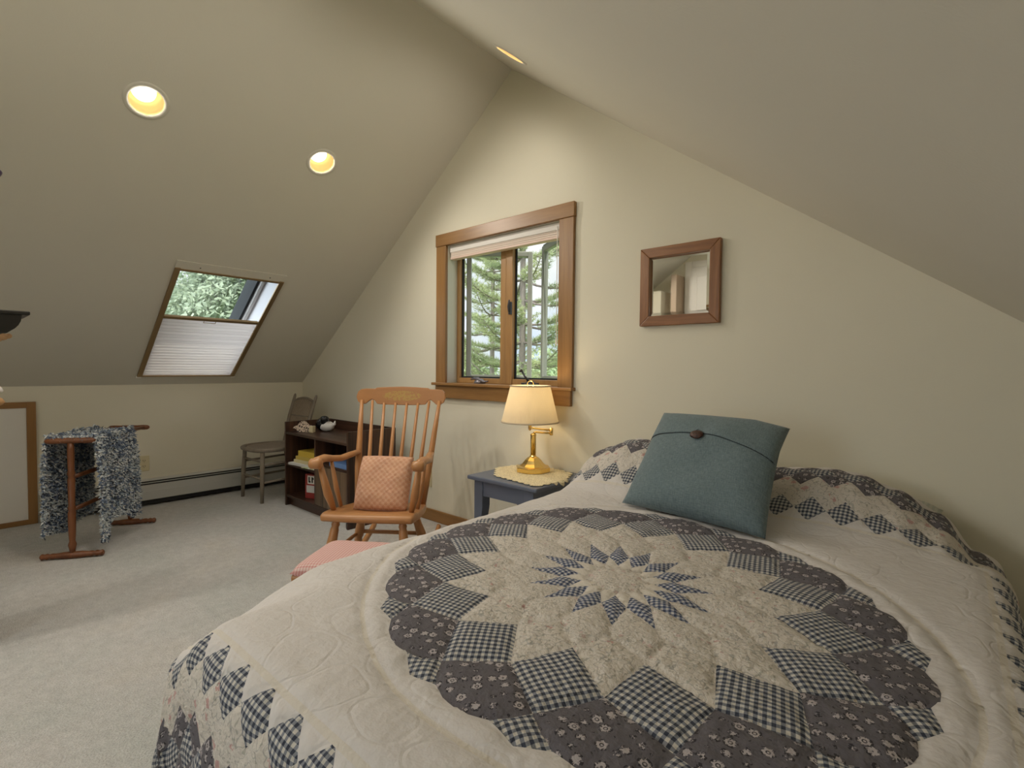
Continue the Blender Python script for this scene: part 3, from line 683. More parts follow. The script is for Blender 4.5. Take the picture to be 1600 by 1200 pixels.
def doz(p):
    over=max(0,p.x+1.467+.006,0); return NZ+.0035+.0015*noise.noise(Vector((p.x*40,p.y*40,0)))-min(.05,over*1.5)
dl.add([(p.x,p.y,doz(p)) for p in V],keep,0,True)
def lace():
    t=NT('crochet_lace'); v=t.coord('Object'); q=t.voro(v,95,'F1',.35)
    c=t.ramp(q.outputs['Distance'],[(.18,(.30,.25,.15)),(.38,(.70,.62,.42))]); t.set(Base_Color=c,Roughness=.95); t.bump(q.outputs['Distance'],.8,.004); return t.m
used=set(i for f in dl.f for i in f)
remap={}; nv=[]
for i in sorted(used): remap[i]=len(nv); nv.append(dl.v[i])
dl.v=nv; dl.f=[tuple(remap[i] for i in f) for f in dl.f]
tag(dl.build('lace_doily', lace(), solid=-.002), 'cream crocheted doily with scalloped edge on the blue-grey side table', 'doily')
BRAID = plain('shade_braid',(.55,.46,.33),.9)
lp = thing('table_lamp', 'lit brass swing-arm lamp with pleated cream shade on the side table', 'lamp', (-1.728,2.165,NZ+.0065))
A8=[(.098*cos(pi/8+k*pi/4)*1.0,.098*sin(pi/8+k*pi/4)) for k in range(8)]
MB().prism(A8, lambda u,v,d: Vector((u,v,d)), 0,.026).build('base_plinth', BRASS, lp, bevel=.003)
MB().lathe([(.090,.026),(.074,.030),(.058,.044),(.044,.062),(.030,.076),(.018,.082),(.016,.090)], n=8, smooth=False).build('base_dome', BRASS, lp, bevel=.002)
MB().lathe([(.0145,.085),(.0145,.196),(.016,.198),(.016,.204),(.008,.21),(.0,.212)], n=24, rfun=lambda t_,z: 1+.05*cos(12*t_)).build('stem', BRASS, lp)
aj=(.075,.065)
am=MB(); am.tube([(0,0,.212),(.012,.010,.216),(.035,.03,.213),(aj[0],aj[1],.211)],.0055,10); am.tube([(aj[0],aj[1],.228),(.035,.03,.232),(.0,-.002,.238),(-.015,-.012,.236)],.0055,10); am.build('swing_arm', BRASS, lp)
MB().lathe([(.0,.200),(.010,.200),(.010,.240),(0,.24)],(aj[0],aj[1],0),16).build('arm_joint', BRASS, lp)
sx,sy=-.017,-.010
MB().lathe([(.006,.225),(.009,.235),(.009,.25),(.017,.255),(.018,.30),(.015,.31)],(sx,sy,0),20).build('socket', BRASS, lp)
MB().tube([(sx-.015,sy-.012,.268),(sx-.034,sy-.027,.268)],[.008,.009],10).build('switch_knob', DARKMETAL, lp)
blb=MB().lathe([(.010,.31),(.014,.325),(.030,.36),(.024,.39),(.0,.40)],(sx,sy,0),16).build('bulb', emit('lamp_bulb',(1,.8,.5),8), lp)
shd=MB(); NS=240; zz=[.272,.280,.465,.473]; rr=[.157,.1555,.111,.109]; vs=[];fs=[]
for z,r in zip(zz,rr):
    for k in range(NS):
        t_=2*pi*k/NS; q=r*(1+(.006 if (k%2 and z not in (.272,.473)) else 0)); vs.append((sx+q*cos(t_),sy+q*sin(t_),z))
for i in range(3):
    for k in range(NS): fs.append((i*NS+k,i*NS+(k+1)%NS,(i+1)*NS+(k+1)%NS,(i+1)*NS+k))
shd.add(vs,fs); so=shd.build('lamp_shade', SHADECLOTH, lp, solid=.001)
for z,r in ((.274,.158),(.471,.111)): MB().tube([(sx+r*cos(2*pi*k/48),sy+r*sin(2*pi*k/48),z) for k in range(49)],.0045,6).build('shade_trim', BRAID, so)
MB().tube([(sx-.012,sy-.01,.47),(sx-.013,sy-.011,.488),(sx-.004,sy-.004,.499),(sx+.006,sy+.005,.499),(sx+.013,sy+.011,.488),(sx+.012,sy+.01,.47)],.0028,8).build('finial', BRASS, lp)
L=bpy.data.lights.new('lamp_glow','POINT'); L.energy=2.0; L.color=(1,.78,.48); L.shadow_soft_size=.03
o=bpy.data.objects.new('lamp_glow',L); C.objects.link(o); o.location=(-1.728+sx,2.165+sy,NZ+.425)
# ------------------------------------------------------------------ quilt rack and blanket
qr = thing('quilt_rack', 'turned cherry-wood quilt rack standing before the low wall', 'quilt rack', (-3.965,.672,0))
dv=Vector((.531,.847,0)); nearc=Vector((-3.712,.49,0)); farc=Vector((-4.215,.86,0)); QO=Vector((-3.965,.672,0))
def tfoot(c):
    c=c-QO; L_=.150
    tt=[-1,-.94,-.86,-.78,-.7,-.62,-.5,-.3,0,.3,.5,.62,.7,.78,.86,.94,1]; rr=[.010,.018,.013,.018,.012,.017,.015,.019,.02,.019,.015,.017,.012,.018,.013,.018,.010]
    MB().tube([c+dv*q*L_+Vector((0,0,.02)) for q in tt],rr,12).build('foot', RACK, qr)
    tz=[.03,.06,.08,.10,.14,.26,.275,.29,.30,.45,.465,.48,.5,.62,.655]; rz=[.012,.016,.020,.014,.017,.019,.014,.02,.015,.018,.013,.02,.015,.017,.014]
    MB().tube([c+Vector((0,0,z)) for z in tz],rz,12).build('post', RACK, qr)
    MB().tube([c+dv*q*.118+Vector((0,0,.668)) for q in (-1,-.92,-.7,-.4,0,.4,.7,.92,1)],[.008,.015,.017,.015,.017,.015,.017,.015,.008],12).build('cross_bar', RACK, qr)
tfoot(nearc); tfoot(farc)
for s in (-1,1): MB().tube([nearc-QO+dv*s*.088+Vector((0,0,.668)),farc-QO+dv*s*.088+Vector((0,0,.668))],.0105,10).build('top_rail', RACK, qr)
for z in (.46,.275): MB().tube([nearc-QO+Vector((0,0,z)),farc-QO+Vector((0,0,z))],[.012,.012],10).build('lower_rail', RACK, qr)
ax=(farc-nearc); AL=ax.length; ax.normalize()
def blanket():
    NSX,NTX=26,64; mb=MB(); cols=[]
    topz=.684; hw=.103
    Lr,Ll=.50,.53          # hang on the near (+) and far side
    def P(s,t):
        # s: 0..1 along rack, t: -Ll-hw .. hw+Lr across
        sa=.0+s*(.415 if t>0 else .47)
        wob=.014*sin(s*13+1.2)*min(1,abs(t)/.35)
        if abs(t)<=hw:
            z=topz-.012*(1-(t/hw)**2); q=t
        else:
            over=abs(t)-hw; sg=1 if t>0 else -1
            q=sg*(hw+.022*(1-math.exp(-over*14))+.02*over*(-.8 if sg<0 else .5)+wob); z=topz-over+.02*math.exp(-over*20)
        if t>hw: z = max(z, .05)
        p=nearc+ax*sa+dv*q; p.z=z
        if t>hw: p += ax*(.03*(t-hw)*sin(s*3))
        return p
    def ends(s):
        lo=-(hw+Ll+.03*sin(s*5)); hi=hw+.475+.12*math.exp(-(s/.36)**2)+.018*sin(s*14)+(.10*math.exp(-((s-.86)/.09)**2))
        return lo,hi
    vs=[];fs=[]
    for i in range(NSX+1):
        s=i/NSX; lo,hi=ends(s)
        for j in range(NTX+1): vs.append(P(s,lo+(hi-lo)*j/NTX))
    for i in range(NSX):
        for j in range(NTX): fs.append((i*(NTX+1)+j,(i+1)*(NTX+1)+j,(i+1)*(NTX+1)+j+1,i*(NTX+1)+j+1))
    pal=[(.62,.65,.66),(.50,.56,.60),(.30,.36,.42),(.13,.17,.25),(.05,.06,.08),(.40,.42,.44),(.70,.70,.68),(.22,.28,.38)]
    fcol=[(.10,.12,.15)]*len(fs)
    rnd=random.Random(5)
    for _ in range(24000):
        s=rnd.random(); lo,hi=ends(s); t=lo+(hi-lo)*rnd.random()
        if rnd.random()<.06: t=lo+.012*rnd.random() if rnd.random()<.5 else hi-.012*rnd.random()
        if rnd.random()<.03: s=0.0 if rnd.random()<.6 else 1.0
        p=P(s,t); e=.004; du=P(min(1,s+e),t)-P(max(0,s-e),t); dw=P(s,t+e)-P(s,t-e); nn=du.cross(dw)
        if nn.length<1e-9: continue
        nn.normalize(); nn*= (1 if rnd.random()<.5 else -1)
        side=Vector((rnd.gauss(0,1),rnd.gauss(0,1),rnd.gauss(0,1)-.5)).normalized()
        dir_=(nn*.75+side*.75).normalized(); ln=.011+.010*rnd.random(); wd=.0028+.0016*rnd.random()
        sd=dir_.cross(Vector((rnd.gauss(0,1),rnd.gauss(0,1),rnd.gauss(0,1)))).normalized()*wd
        b0=len(vs); q1=p+dir_*ln*.6; q2=p+dir_*ln+side*.005
        up2=sd.cross(dir_).normalized()*wd
        vs+= [p+sd,p-sd,p+up2,q1+sd*1.2,q1-sd*1.2,q1+up2*1.2,q2]
        ff=[(b0,b0+1,b0+4,b0+3),(b0+1,b0+2,b0+5,b0+4),(b0+2,b0,b0+3,b0+5),(b0+3,b0+4,b0+6),(b0+4,b0+5,b0+6),(b0+5,b0+3,b0+6)]
        patch=noise.noise(Vector((s*5,t*9,0)))
        c=pal[min(7,max(0,int(rnd.random()*8)))] if rnd.random()<.75 else pal[(0 if patch>0 else 3)]
        fs+=ff; fcol+=[c]*len(ff)
    me=bpy.data.meshes.new('shaggy_blanket'); me.from_pydata([tuple(v-QO) for v in vs],[],fs)
    ca=me.color_attributes.new('yarn','FLOAT_COLOR','CORNER')
    for p in me.polygons:
        p.use_smooth=False
        for li in p.loop_indices: ca.data[li].color=(*fcol[p.index],1)
    t=NT('chenille_yarn'); a=t.n('ShaderNodeAttribute',attribute_name='yarn'); t.set(Base_Color=a.outputs[0],Roughness=1)
    me.materials.append(t.m)
    o=bpy.data.objects.new('shaggy_blanket',me); C.objects.link(o); o.location=QO
    tag(o,'shaggy blue, grey and white tweed blanket hung over the quilt rack','blanket')
blanket()
# ------------------------------------------------------------------ bed
XL,XR,YF,YH,BZ=-1.245,.140,.30,2.165,.60
RE=.07
bed = thing('bed','double bed under the patchwork quilt, head to the gable wall','bed',(-.575,1.33,0))
bx(-.60,.62,-.93,.90,.27,.485).build('mattress', plain('mattress_ticking',(.62,.60,.56),.9), bed, bevel=.06, seg=4)
bx(-.50,.58,-.80,.80,.484,.575).build('mattress_pad', plain('bed_blanket',(.60,.57,.52),.95), bed, bevel=.04, seg=4)
bx(-.60,.61,-.92,.89,.12,.269).build('box_spring', plain('box_spring_cloth',(.45,.43,.40),.9), bed, bevel=.02)
for x in (-.58,.58):
    for y in (-.88,.86): bx(x-.025,x+.025,y-.025,y+.025,0,.12).build('leg', DARKMETAL, bed)
def sstep(a,b,x):
    t=min(1,max(0,(x-a)/(b-a))); return t*t*(3-2*t)
TBL=[(-1.6,.03),(-1.33,.086),(-1.2,.14),(-1.06,.183),(-.9,.17),(-.66,.125),(-.475,.134),(-.31,.146),(-.23,.141),(-.126,.107),(-.011,.052),(.075,-.045),(.5,-.06)]
def moundx(x):
    for (a,za),(b,zb) in zip(TBL,TBL[1:]):
        if a<=x<=b: return za+(zb-za)*sstep(a,b,x)
    return 0
def mound(x,y): return moundx(x)*sstep(1.70,2.03,y)
def topz(x,y):
    edge = .010*sstep(XR-.30,XR-.02,x)+.012*sstep(XL+.25,XL,x)
    edge += .085*sstep(-1.04,-1.20,x)*sstep(.66,.36,y)
    return BZ+mound(x,y)-edge
x0i,x1i,y0i,y1i=XL+RE,XR-RE,YF+RE,YH-RE
def Pq(a,b):
    ca=min(x1i,max(x0i,a)); cb=min(y1i,max(y0i,b)); ex,ey=a-ca,b-cb; o=math.hypot(ex,ey)
    z=topz(ca,cb)
    if o<1e-9: return Vector((ca,cb,z))
    n=Vector((ex/o,ey/o)); q=RE*pi/2
    if o<q: hh,dr=RE*sin(o/RE),RE*(1-cos(o/RE))
    else:
        f=o-q; flare=.13 if (abs(ex)>1e-6 and abs(ey)>1e-6) else .06
        if b>y1i: flare=0
        hh=RE+flare*f+.010*sin((a*1.0-b*1.0)*17)*min(1,f/.2); dr=RE+f*.985
    z2=z-dr
    if z2<.015: hh+= (.015-z2)*.35; z2=.015
    return Vector((ca+n.x*hh,cb+n.y*hh,z2))
A0,A1,B0,B1=XL-.40,XR+.46,YF-.45,2.235
MC=(-.584,1.056)
def pol(r,deg):     # the quilt lies a little skewed on the bed
    x,y=r*cos(rad(deg)),r*sin(rad(deg)); return (MC[0]+1.078*x-.05*y,MC[1]-.078*x+1.032*y)
NK=16; ST=360/NK; HS=ST/2; PH=2.0
r_Sin,r_odd,r_Sout,r_F2in,r_A,r_B,r_C,r_D=.084,.132,.210,.250,.316,.410,.490,.546
patches=[]   # (poly, material, angle)
WHT_,GIN,GINS,DARK,FLO,FLO2,CRM=0,1,2,3,4,5,6
def bez(p,q,k,outc):   # slightly bowed edge
    m=((p[0]+q[0])/2,(p[1]+q[1])/2); d=(q[0]-p[0],q[1]-p[1]); return [ (m[0]-d[1]*k*outc, m[1]+d[0]*k*outc) ]
cen=[]
for k in range(NK): cen += [pol(r_Sin,PH+k*ST), pol(.058,PH+k*ST+HS)]
patches.append((cen,FLO,0))
Dedge=[(ST/2-2.75,.516),(ST/2-5.25,.534),(2.8,.544)]
for k in range(NK):
    e=PH+k*ST; od=e+HS
    patches.append(([pol(.058,od),pol(r_Sin,e+ST),pol(r_odd,od),pol(r_Sin,e)],CRM,od))
    patches.append(([pol(r_Sin,e),pol(r_odd,e+HS),pol(r_Sout,e),pol(r_odd,e-HS)],GINS,e))
    patches.append(([pol(r_odd,od),pol(r_Sout,e+ST),pol(r_F2in,e+ST),pol(r_A,od),pol(r_F2in,e),pol(r_Sout,e)],FLO,od))
    patches.append(([pol(r_F2in,e),pol(r_A,e+HS),pol(r_B,e),pol(r_A,e-HS)],FLO2,e))
    patches.append(([pol(r_A,od),pol(r_B,e+ST),pol(r_C,od),pol(r_B,e)],GIN,od))
    D=[pol(r_B,e),pol(r_C,e+HS)]+[pol(r,e+a) for a,r in Dedge]+[pol(r_D,e)]+[pol(r,e-a) for a,r in reversed(Dedge)]+[pol(r_C,e-HS)]
    patches.append((D,DARK,e))
    T=[pol(r_C,od),pol(.516,od-2.75),pol(.534,od-5.25),pol(.552,od),pol(.534,od+5.25),pol(.516,od+2.75)]
    patches.append((T,GIN,od))
PX0,PX1,PY0,PY1=-1.285,.080,.350,1.790
pc=.094; d0=.052
def side_pts(side,s,d):
    mx,my=(PX0+PX1)/2,(PY0+PY1)/2
    return {'h':(mx+s,PY1+d),'f':(mx+s,PY0-d),'r':(PX1+d,my+s),'l':(PX0-d,my+s)}[side]
halves={'h':(PX1-PX0)/2,'f':(PX1-PX0)/2,'r':(PY1-PY0)/2,'l':(PY1-PY0)/2}
for side,hl in halves.items():
    nn=round(2*hl/pc); p=2*hl/nn
    for row,mat in ((0,GIN),(3,DARK),(4,GIN),(5,DARK)):
        dc=d0+row*p/2; off=.5 if row%2==0 else 0
        for k in range(-6,nn+7):
            s=-hl+(k+off)*p
            if abs(s)+p*.5>hl+dc+.001: continue
            patches.append(([side_pts(side,s-p/2,dc),side_pts(side,s,dc-p/2),side_pts(side,s+p/2,dc),side_pts(side,s,dc+p/2)],mat,45 if True else 0))
cw_=.011
for a_,b_,c_,d_ in ((PX0-cw_,PX1+cw_,PY0-cw_,PY0),(PX0-cw_,PX1+cw_,PY1,PY1+cw_),(PX0-cw_,PX0,PY0,PY1),(PX1,PX1+cw_,PY0,PY1)):
    patches.insert(0,([(a_,c_),(b_,c_),(b_,d_),(a_,d_)],CRM,0))
for k in range(48):
    patches.append(([pol(.584,k*7.5),pol(.584,k*7.5+7.5),pol(.593,k*7.5+7.5),pol(.593,k*7.5)],CRM,0))
def inpoly(x,y,L):
    r=False
    for i in range(len(L)):
        a,b=L[i],L[i-1]
        if (a[1]>y)!=(b[1]>y) and x<(b[0]-a[0])*(y-a[1])/(b[1]-a[1])+a[0]: r=not r
    return r
pb=[(min(p[0] for p in P_),max(p[0] for p in P_),min(p[1] for p in P_),max(p[1] for p in P_)) for P_,_,_ in patches]
cells={}
for i,b in enumerate(pb):
    for gx in range(int((b[0]+3)*10),int((b[1]+3)*10)+1):
        for gy in range(int((b[2]+3)*10),int((b[3]+3)*10)+1): cells.setdefault((gx,gy),[]).append(i)
def classify(x,y):
    for i in cells.get((int((x+3)*10),int((y+3)*10)),()):
        b=pb[i]
        if b[0]<=x<=b[1] and b[2]<=y<=b[3] and inpoly(x,y,patches[i][0]): return patches[i][1],patches[i][2]
    d=max(PX0-x,x-PX1,PY0-y,y-PY1)
    if d>d0 and d<d0+1.9*pc: return FLO2,0
    return WHT_,0
def quilt():
    GR=.0105; pts=[];key={};edges=set()
    def vid(p):
        k=(round(p[0]*2e4),round(p[1]*2e4))
        if k not in key: key[k]=len(pts); pts.append(Vector(p))
        return key[k]
    seams=[]
    dom=lambda p: A0+.004<p[0]<A1-.004 and B0+.004<p[1]<B1-.004
    def addline(p,q):
        L_=math.hypot(q[0]-p[0],q[1]-p[1]); n=max(1,int(L_/.011)); pr=None
        for k in range(n+1):
            r=(p[0]+(q[0]-p[0])*k/n,p[1]+(q[1]-p[1])*k/n)
            if not dom(r): pr=None; continue
            i=vid(r)
            if pr is not None and pr!=i: edges.add((min(pr,i),max(pr,i)))
            pr=i; seams.append(r)
    for P_,m_,_ in patches:
        for i in range(len(P_)): addline(P_[i-1],P_[i])
    extra=[]
    for k in range(720): extra.append(pol(.588,k*.5))
    for k in range(140):
        for x in (PX0,PX1): extra.append((x,PY0+(PY1-PY0)*k/139))
        for y in (PY0,PY1): extra.append((PX0+(PX1-PX0)*k/139,y))
    nb=len(pts); kd=kdtree.KDTree(nb)
    for i in range(nb): kd.insert((pts[i].x,pts[i].y,0),i)
    kd.balance()
    ni,nj=int((A1-A0)/GR),int((B1-B0)/GR)
    for i in range(ni+1):
        for j in range(nj+1):
            x=A0+(A1-A0)*i/ni; y=B0+(B1-B0)*j/nj
            if kd.find((x,y,0))[2]>.0042: pts.append(Vector((x,y)))
    V,E_,F_,*_=delaunay_2d_cdt(pts,list(edges),[],0,1e-6)
    ks=kdtree.KDTree(len(seams)+len(extra))
    for i,p in enumerate(seams+extra): ks.insert((p[0],p[1],0),i)
    ks.balance()
    out=[]
    for p in V:
        d=ks.find((p.x,p.y,0))[2]
        P0=Pq(p.x,p.y); e=.004
        n=(Pq(p.x+e,p.y)-Pq(p.x-e,p.y)).cross(Pq(p.x,p.y+e)-Pq(p.x,p.y-e))
        n=n.normalized() if n.length>1e-12 else Vector((0,0,1))
        rr=math.hypot(p.x-MC[0],p.y-MC[1]); inmed=rr<.6
        puff=.0062*(1-math.exp(-d/.011))
        wr=noise.noise(Vector((p.x*11,p.y*11,1.3)))*(.0045 if inmed else .003)+noise.noise(Vector((p.x*32,p.y*32,4)))*(.0024 if inmed else .0010)+noise.noise(Vector((p.x*3.2,p.y*3.2,9)))*.006
        out.append(P0+n*(puff+wr))
    me=bpy.data.meshes.new('patchwork_quilt'); me.from_pydata([tuple(p) for p in out],[],[tuple(f) for f in F_])
    uv=me.uv_layers.new(name='UVMap'); fl_=me.uv_layers.new(name='flat')
    for pg in me.polygons:
        c=sum((V[i] for i in pg.vertices),Vector((0,0)))/len(pg.vertices)
        m,a=classify(c.x,c.y); pg.material_index=m; pg.use_smooth=True
        ca,sa=cos(rad(-a+45)),sin(rad(-a+45))
        for li in pg.loop_indices:
            p=V[me.loops[li].vertex_index]; q=(p.x-MC[0],p.y-MC[1])
            uv.data[li].uv=(q[0]*ca-q[1]*sa,q[0]*sa+q[1]*ca); fl_.data[li].uv=(p.x,p.y)
    # materials -----------------------------------------------------
    def white(name,col,stitch=True):
        t=NT(name); v=t.coord(uv='flat'); t.set(Base_Color=t.mix(t.noise(v,6,2),col,tuple(c*.94 for c in col)),Roughness=.95)
        h=t.noise(v,42,3,.55)
        if stitch:
            nv=t.n('ShaderNodeTexNoise'); t.l(v,nv.inputs['Vector']); nv.inputs['Scale'].default_value=4.5
            na=t.n('ShaderNodeVectorMath',operation='MULTIPLY_ADD'); t.l(nv.outputs[1],na.inputs[0]); na.inputs[1].default_value=(.16,.16,0); t.l(v,na.inputs[2])
            wv=t.n('ShaderNodeVectorMath',operation='SCALE'); t.l(na.outputs[0],wv.inputs[0]); wv.inputs[3].default_value=7.2
            fr_=t.n('ShaderNodeVectorMath',operation='FRACTION'); t.l(wv.outputs[0],fr_.inputs[0])
            sb=t.n('ShaderNodeVectorMath',operation='SUBTRACT'); t.l(fr_.outputs[0],sb.inputs[0]); sb.inputs[1].default_value=(.5,.5,0)
            ln=t.n('ShaderNodeVectorMath',operation='LENGTH'); t.l(sb.outputs[0],ln.inputs[0])
            d1=t.math('ABSOLUTE',t.math('SUBTRACT',ln.outputs[1],.44))
            groove=t.ramp(d1,[(0,(0,0,0)),(.035,(1,1,1))])
            h=t.math('ADD',t.math('MULTIPLY',h,.9),t.math('MULTIPLY',groove,.17))
        t.bump(h,.5,.010); return t.m
    def darkflo():
        t=NT('quilt_dark_floral'); v=t.coord(uv='UVMap'); q=t.voro(v,47,'F1',.5); d=q.outputs['Distance']
        nz=t.noise(v,260,2,.6)
        ring=t.math('MULTIPLY',t.math('LESS_THAN',d,t.math('MULTIPLY',nz,.66)),t.math('GREATER_THAN',t.math('ABSOLUTE',t.math('SUBTRACT',d,.13)),.035))
        leaf=t.math('MULTIPLY',t.math('LESS_THAN',d,.48),t.math('GREATER_THAN',t.noise(v,170,2),.52))
        base=t.mix(t.noise(v,30,2),(.094,.086,.100),(.134,.122,.132))
        c=t.mix(t.math('MULTIPLY',leaf,.85),base,(.018,.016,.020)); c=t.mix(t.math('MULTIPLY',ring,.8),c,(.50,.45,.45))
        t.set(Base_Color=c,Roughness=.95); t.bump(t.noise(t.coord(uv='flat'),60,3,.55),.55,.010); return t.m
    def flo(name,sc,pinkk):
        t=NT(name); v=t.coord(uv='UVMap'); base=(.60,.55,.49)
        vine=t.math('LESS_THAN',t.math('ABSOLUTE',t.math('SUBTRACT',t.noise(v,sc*.8,1,.4),.5)),.012)
        c=t.mix(t.math('MULTIPLY',vine,.55),base,(.26,.26,.24))
        lf=t.math('GREATER_THAN',t.noise(v,sc*2.4,1,.4),.64)
        c=t.mix(t.math('MULTIPLY',lf,.55),c,(.27,.27,.22))
        q=t.voro(v,sc*.55,'F1',.9)
        pk=t.math('LESS_THAN',q.outputs['Distance'],t.math('MULTIPLY',t.noise(v,sc*3,2),.46))
        c=t.mix(t.math('MULTIPLY',pk,pinkk),c,(.48,.26,.24))
        t.set(Base_Color=c,Roughness=.95); t.bump(t.noise(t.coord(uv='flat'),55,3,.6),.7,.012); return t.m
    mats=[white('quilt_white',(.63,.595,.57)),
          gingham('quilt_gingham',.0118,(.55,.52,.47),(.20,.21,.235),(.035,.042,.065),0),
          gingham('quilt_blue_gingham',.0105,(.52,.50,.48),(.18,.20,.27),(.035,.05,.10),0),
          darkflo(),flo('quilt_small_floral',78,.40),flo('quilt_rose_floral',46,.80),white('quilt_cream',(.63,.58,.51),False)]
    for m in mats: me.materials.append(m)
    o=bpy.data.objects.new('patchwork_quilt',me); C.objects.link(o)
    s=o.modifiers.new('s','SOLIDIFY'); s.thickness=.008; s.offset=-1
    tag(o,'white patchwork quilt with a large blue and grey dahlia medallion spread over the bed','quilt')
quilt()
# sleeping pillows under the quilt
def bedpillow(label,x,y,z,w,d,h,mat):
    M=Matrix.Translation((x,y,z)); o=cushion('bed_pillow',w,d,h,mat,None,None,pinch=.02,p=3,wr=.002); o.location=(x,y,z); tag(o,label,'pillow')
PCASE=gingham('pillowcase_stripe',.014,(.55,.54,.46),(.47,.48,.43),(.40,.42,.38))
bedpillow('pale patterned pillow peeping out at the right end of the bed head',-.325,2.205,.615,.64,.22,.11,PCASE)
# ------------------------------------------------------------------ teal cushion
tcn=thing('throw_cushion','square teal linen cushion with flap and dark button leaning at the bed head','cushion',(-.63,1.6,.62))
Ti=Matrix.Translation((.63,-1.6,-.62))
tm_=frame((-.872,1.598,.632),(-.386,1.548,.628),(-.862,1.925,.927))
TM=Ti@tm_
BLc,BRc,TLc,TRc=[Vector(p) for p in ((-.893,1.643,.611),(-.391,1.574,.611),(-.869,1.935,.925),(-.405,1.868,.926))]
CN=(BRc-BLc).cross(TLc-BLc).normalized(); TI_=Vector((-.63,1.6,.62))
class Warp:
    def __matmul__(s,p):
        u=p.x/.475+.5; v=p.y/.445+.5
        q=(BLc*(1-u)+BRc*u)*(1-v)+(TLc*(1-u)+TRc*u)*v
        k=max(0,u-.80)*max(0,v-.72); 
        return q-TI_+CN*(p.z-k*.55)
TM=Warp()
cushion('cover',.475,.445,.15,TEAL,tcn,TM,n=40,pinch=.035,p=2.4,seed=11,wr=.0035)
# flap lies on the front face
fp=MB(); n=40; vs=[];fs=[];fuv=[]
w_,h_2,t_h=.475,.445,.15
def front(u,v,off):
    e=max(0,(1-abs(u)**2.4)*(1-abs(v)**2.4))**.5
    x=w_/2*u*(1-.035*(1-v*v)); y=h_2/2*v*(1-.035*(1-u*u)); nz=noise.noise(Vector((x*9+11,y*9,3)))*.0035*4*e
    return Vector((x,y,t_h/2*e+nz+off*min(1,e*3)))
for j in range(15):
    for i in range(n+1):
        u=-.995+1.99*i/n; v0=.235-.065*u+.145*(1-u*u); v=v0+(.995-v0)*j/14; vs.append(TM@front(u,v,.0035)); fuv.append((w_/2*u,h_2/2*v))
for j in range(14):
    for i in range(n): fs.append((j*(n+1)+i,j*(n+1)+i+1,(j+1)*(n+1)+i+1,(j+1)*(n+1)+i))
fp.add(vs,fs,0,True); fo=fp.build('flap',TEAL,tcn,solid=.003,merge=False)
L_=fo.data.uv_layers.new(name='UVMap')
for lp_ in fo.data.loops:
    i_=lp_.vertex_index; p=fuv[i_ % len(fuv)]; L_.data[lp_.index].uv=(p[0]+w_/2,p[1]+h_2/2)
ed=MB(); ed.tube([TM@front(-.98+1.96*i/30,.235-.065*(-.98+1.96*i/30)+.145*(1-(-.98+1.96*i/30)**2),.002) for i in range(31)],.0016,6); ed.build('flap_seam',plain('dark_seam',(.015,.02,.025),.9),tcn)
bq=front(-.06,.315,.006)
def bmat():
    t=NT('coconut_button'); v=t.coord('Object'); f=t.noise(v,180,3,.6); t.set(Base_Color=t.ramp(f,[(.4,(.016,.005,.003)),(.65,(.095,.032,.016))]),Roughness=.45); t.bump(f,.6,.003); return t.m
MB().lathe([(.001,.010),(.010,.0095),(.019,.007),(.022,.003),(.018,-.002),(.0,-.002)],n=24,M=Matrix.Translation(TM@bq)@tm_.to_3x3().to_4x4()@Matrix.Diagonal((1.1,.85,1,1))).build('button',bmat(),tcn)
MB().tube([TM@(bq+Vector((-.012,.014,.001))),TM@(bq+Vector((0,.026,.003))),TM@(bq+Vector((.013,.014,.001)))],.0022,6).build('button_loop',TEAL,tcn)
# ------------------------------------------------------------------ dark shelf unit at the left edge
RZ=pi/2
su=thing('shelf_unit','black-stained shelf stand with moulded top at the left edge of the photo','shelf',(-2.766,.251,0),RZ)
bx(-.36,.0,.0,.26,1.291,1.306).build('top_board',DARKSHELF,su,bevel=.004)
cv=[(-.34,1.291),(-.024,1.291),(-.025,1.277),(-.027,1.266),(-.034,1.250),(-.044,1.237),(-.056,1.227),(-.066,1.218),(-.34,1.218)]
MB().prism(cv,lambda u,v,d: Vector((u,d,v)),.010,.25).build('cove_moulding',DARKSHELF,su)
sc_=MB()
sc_.tube([(-.062,.012,1.206),(-.062,.05,1.206)],.010,14); sc_.tube([(-.076,.010,1.202),(-.076,.05,1.202)],.013,14); sc_.tube([(-.094,.012,1.196),(-.094,.05,1.196)],.016,14)
sc_.build('carved_scroll',TANWOOD,su)
for x in (-.140,-.315):
    for y in (.03,.22): bx(x-.018,x+.018,y-.018,y+.018,0,1.218).build('post',DARKSHELF,su,bevel=.003)
for z in (.12,.52,.927): bx(-.34,-.110,.012,.24,z-.02,z).build('shelf_board',DARKSHELF,su,bevel=.003)
def onshelf(x,y,z): return tuple(Matrix.Translation((-2.766,.251,0))@Matrix.Rotation(RZ,4,'Z')@Vector((x,y,z)))
va=tag(MB().lathe([(.036,.0),(.040,.01),(.042,.08),(.030,.24),(.020,.38),(.022,.45),(.038,.50),(.050,.522),(.056,.534),(.058,.541),(.054,.548),(.046,.545),(.036,.52),(.018,.45),(0,.44)],n=32).build('tall_vase',plain('dark_purple_glaze',(.022,.010,.030),.3)),'tall dark purple vase with rolled rim on the black shelf stand','vase')
va.location=onshelf(-.123,.07,1.3065)
fg=thing('doll_figurine','small tan figurine with a white cap at the left edge before the low wall','figurine',onshelf(-.126,-.0,.9275))
fg.location=onshelf(-.124,.07,.928)
MB().lathe([(.001,.0),(.036,.001),(.046,.008),(.050,.018),(.046,.030),(.036,.038),(.034,.045)],n=20,rfun=lambda t_,z:1+.06*sin(7*t_+z*200)).build('body',plain('tan_clay',(.42,.24,.10),.7),fg)
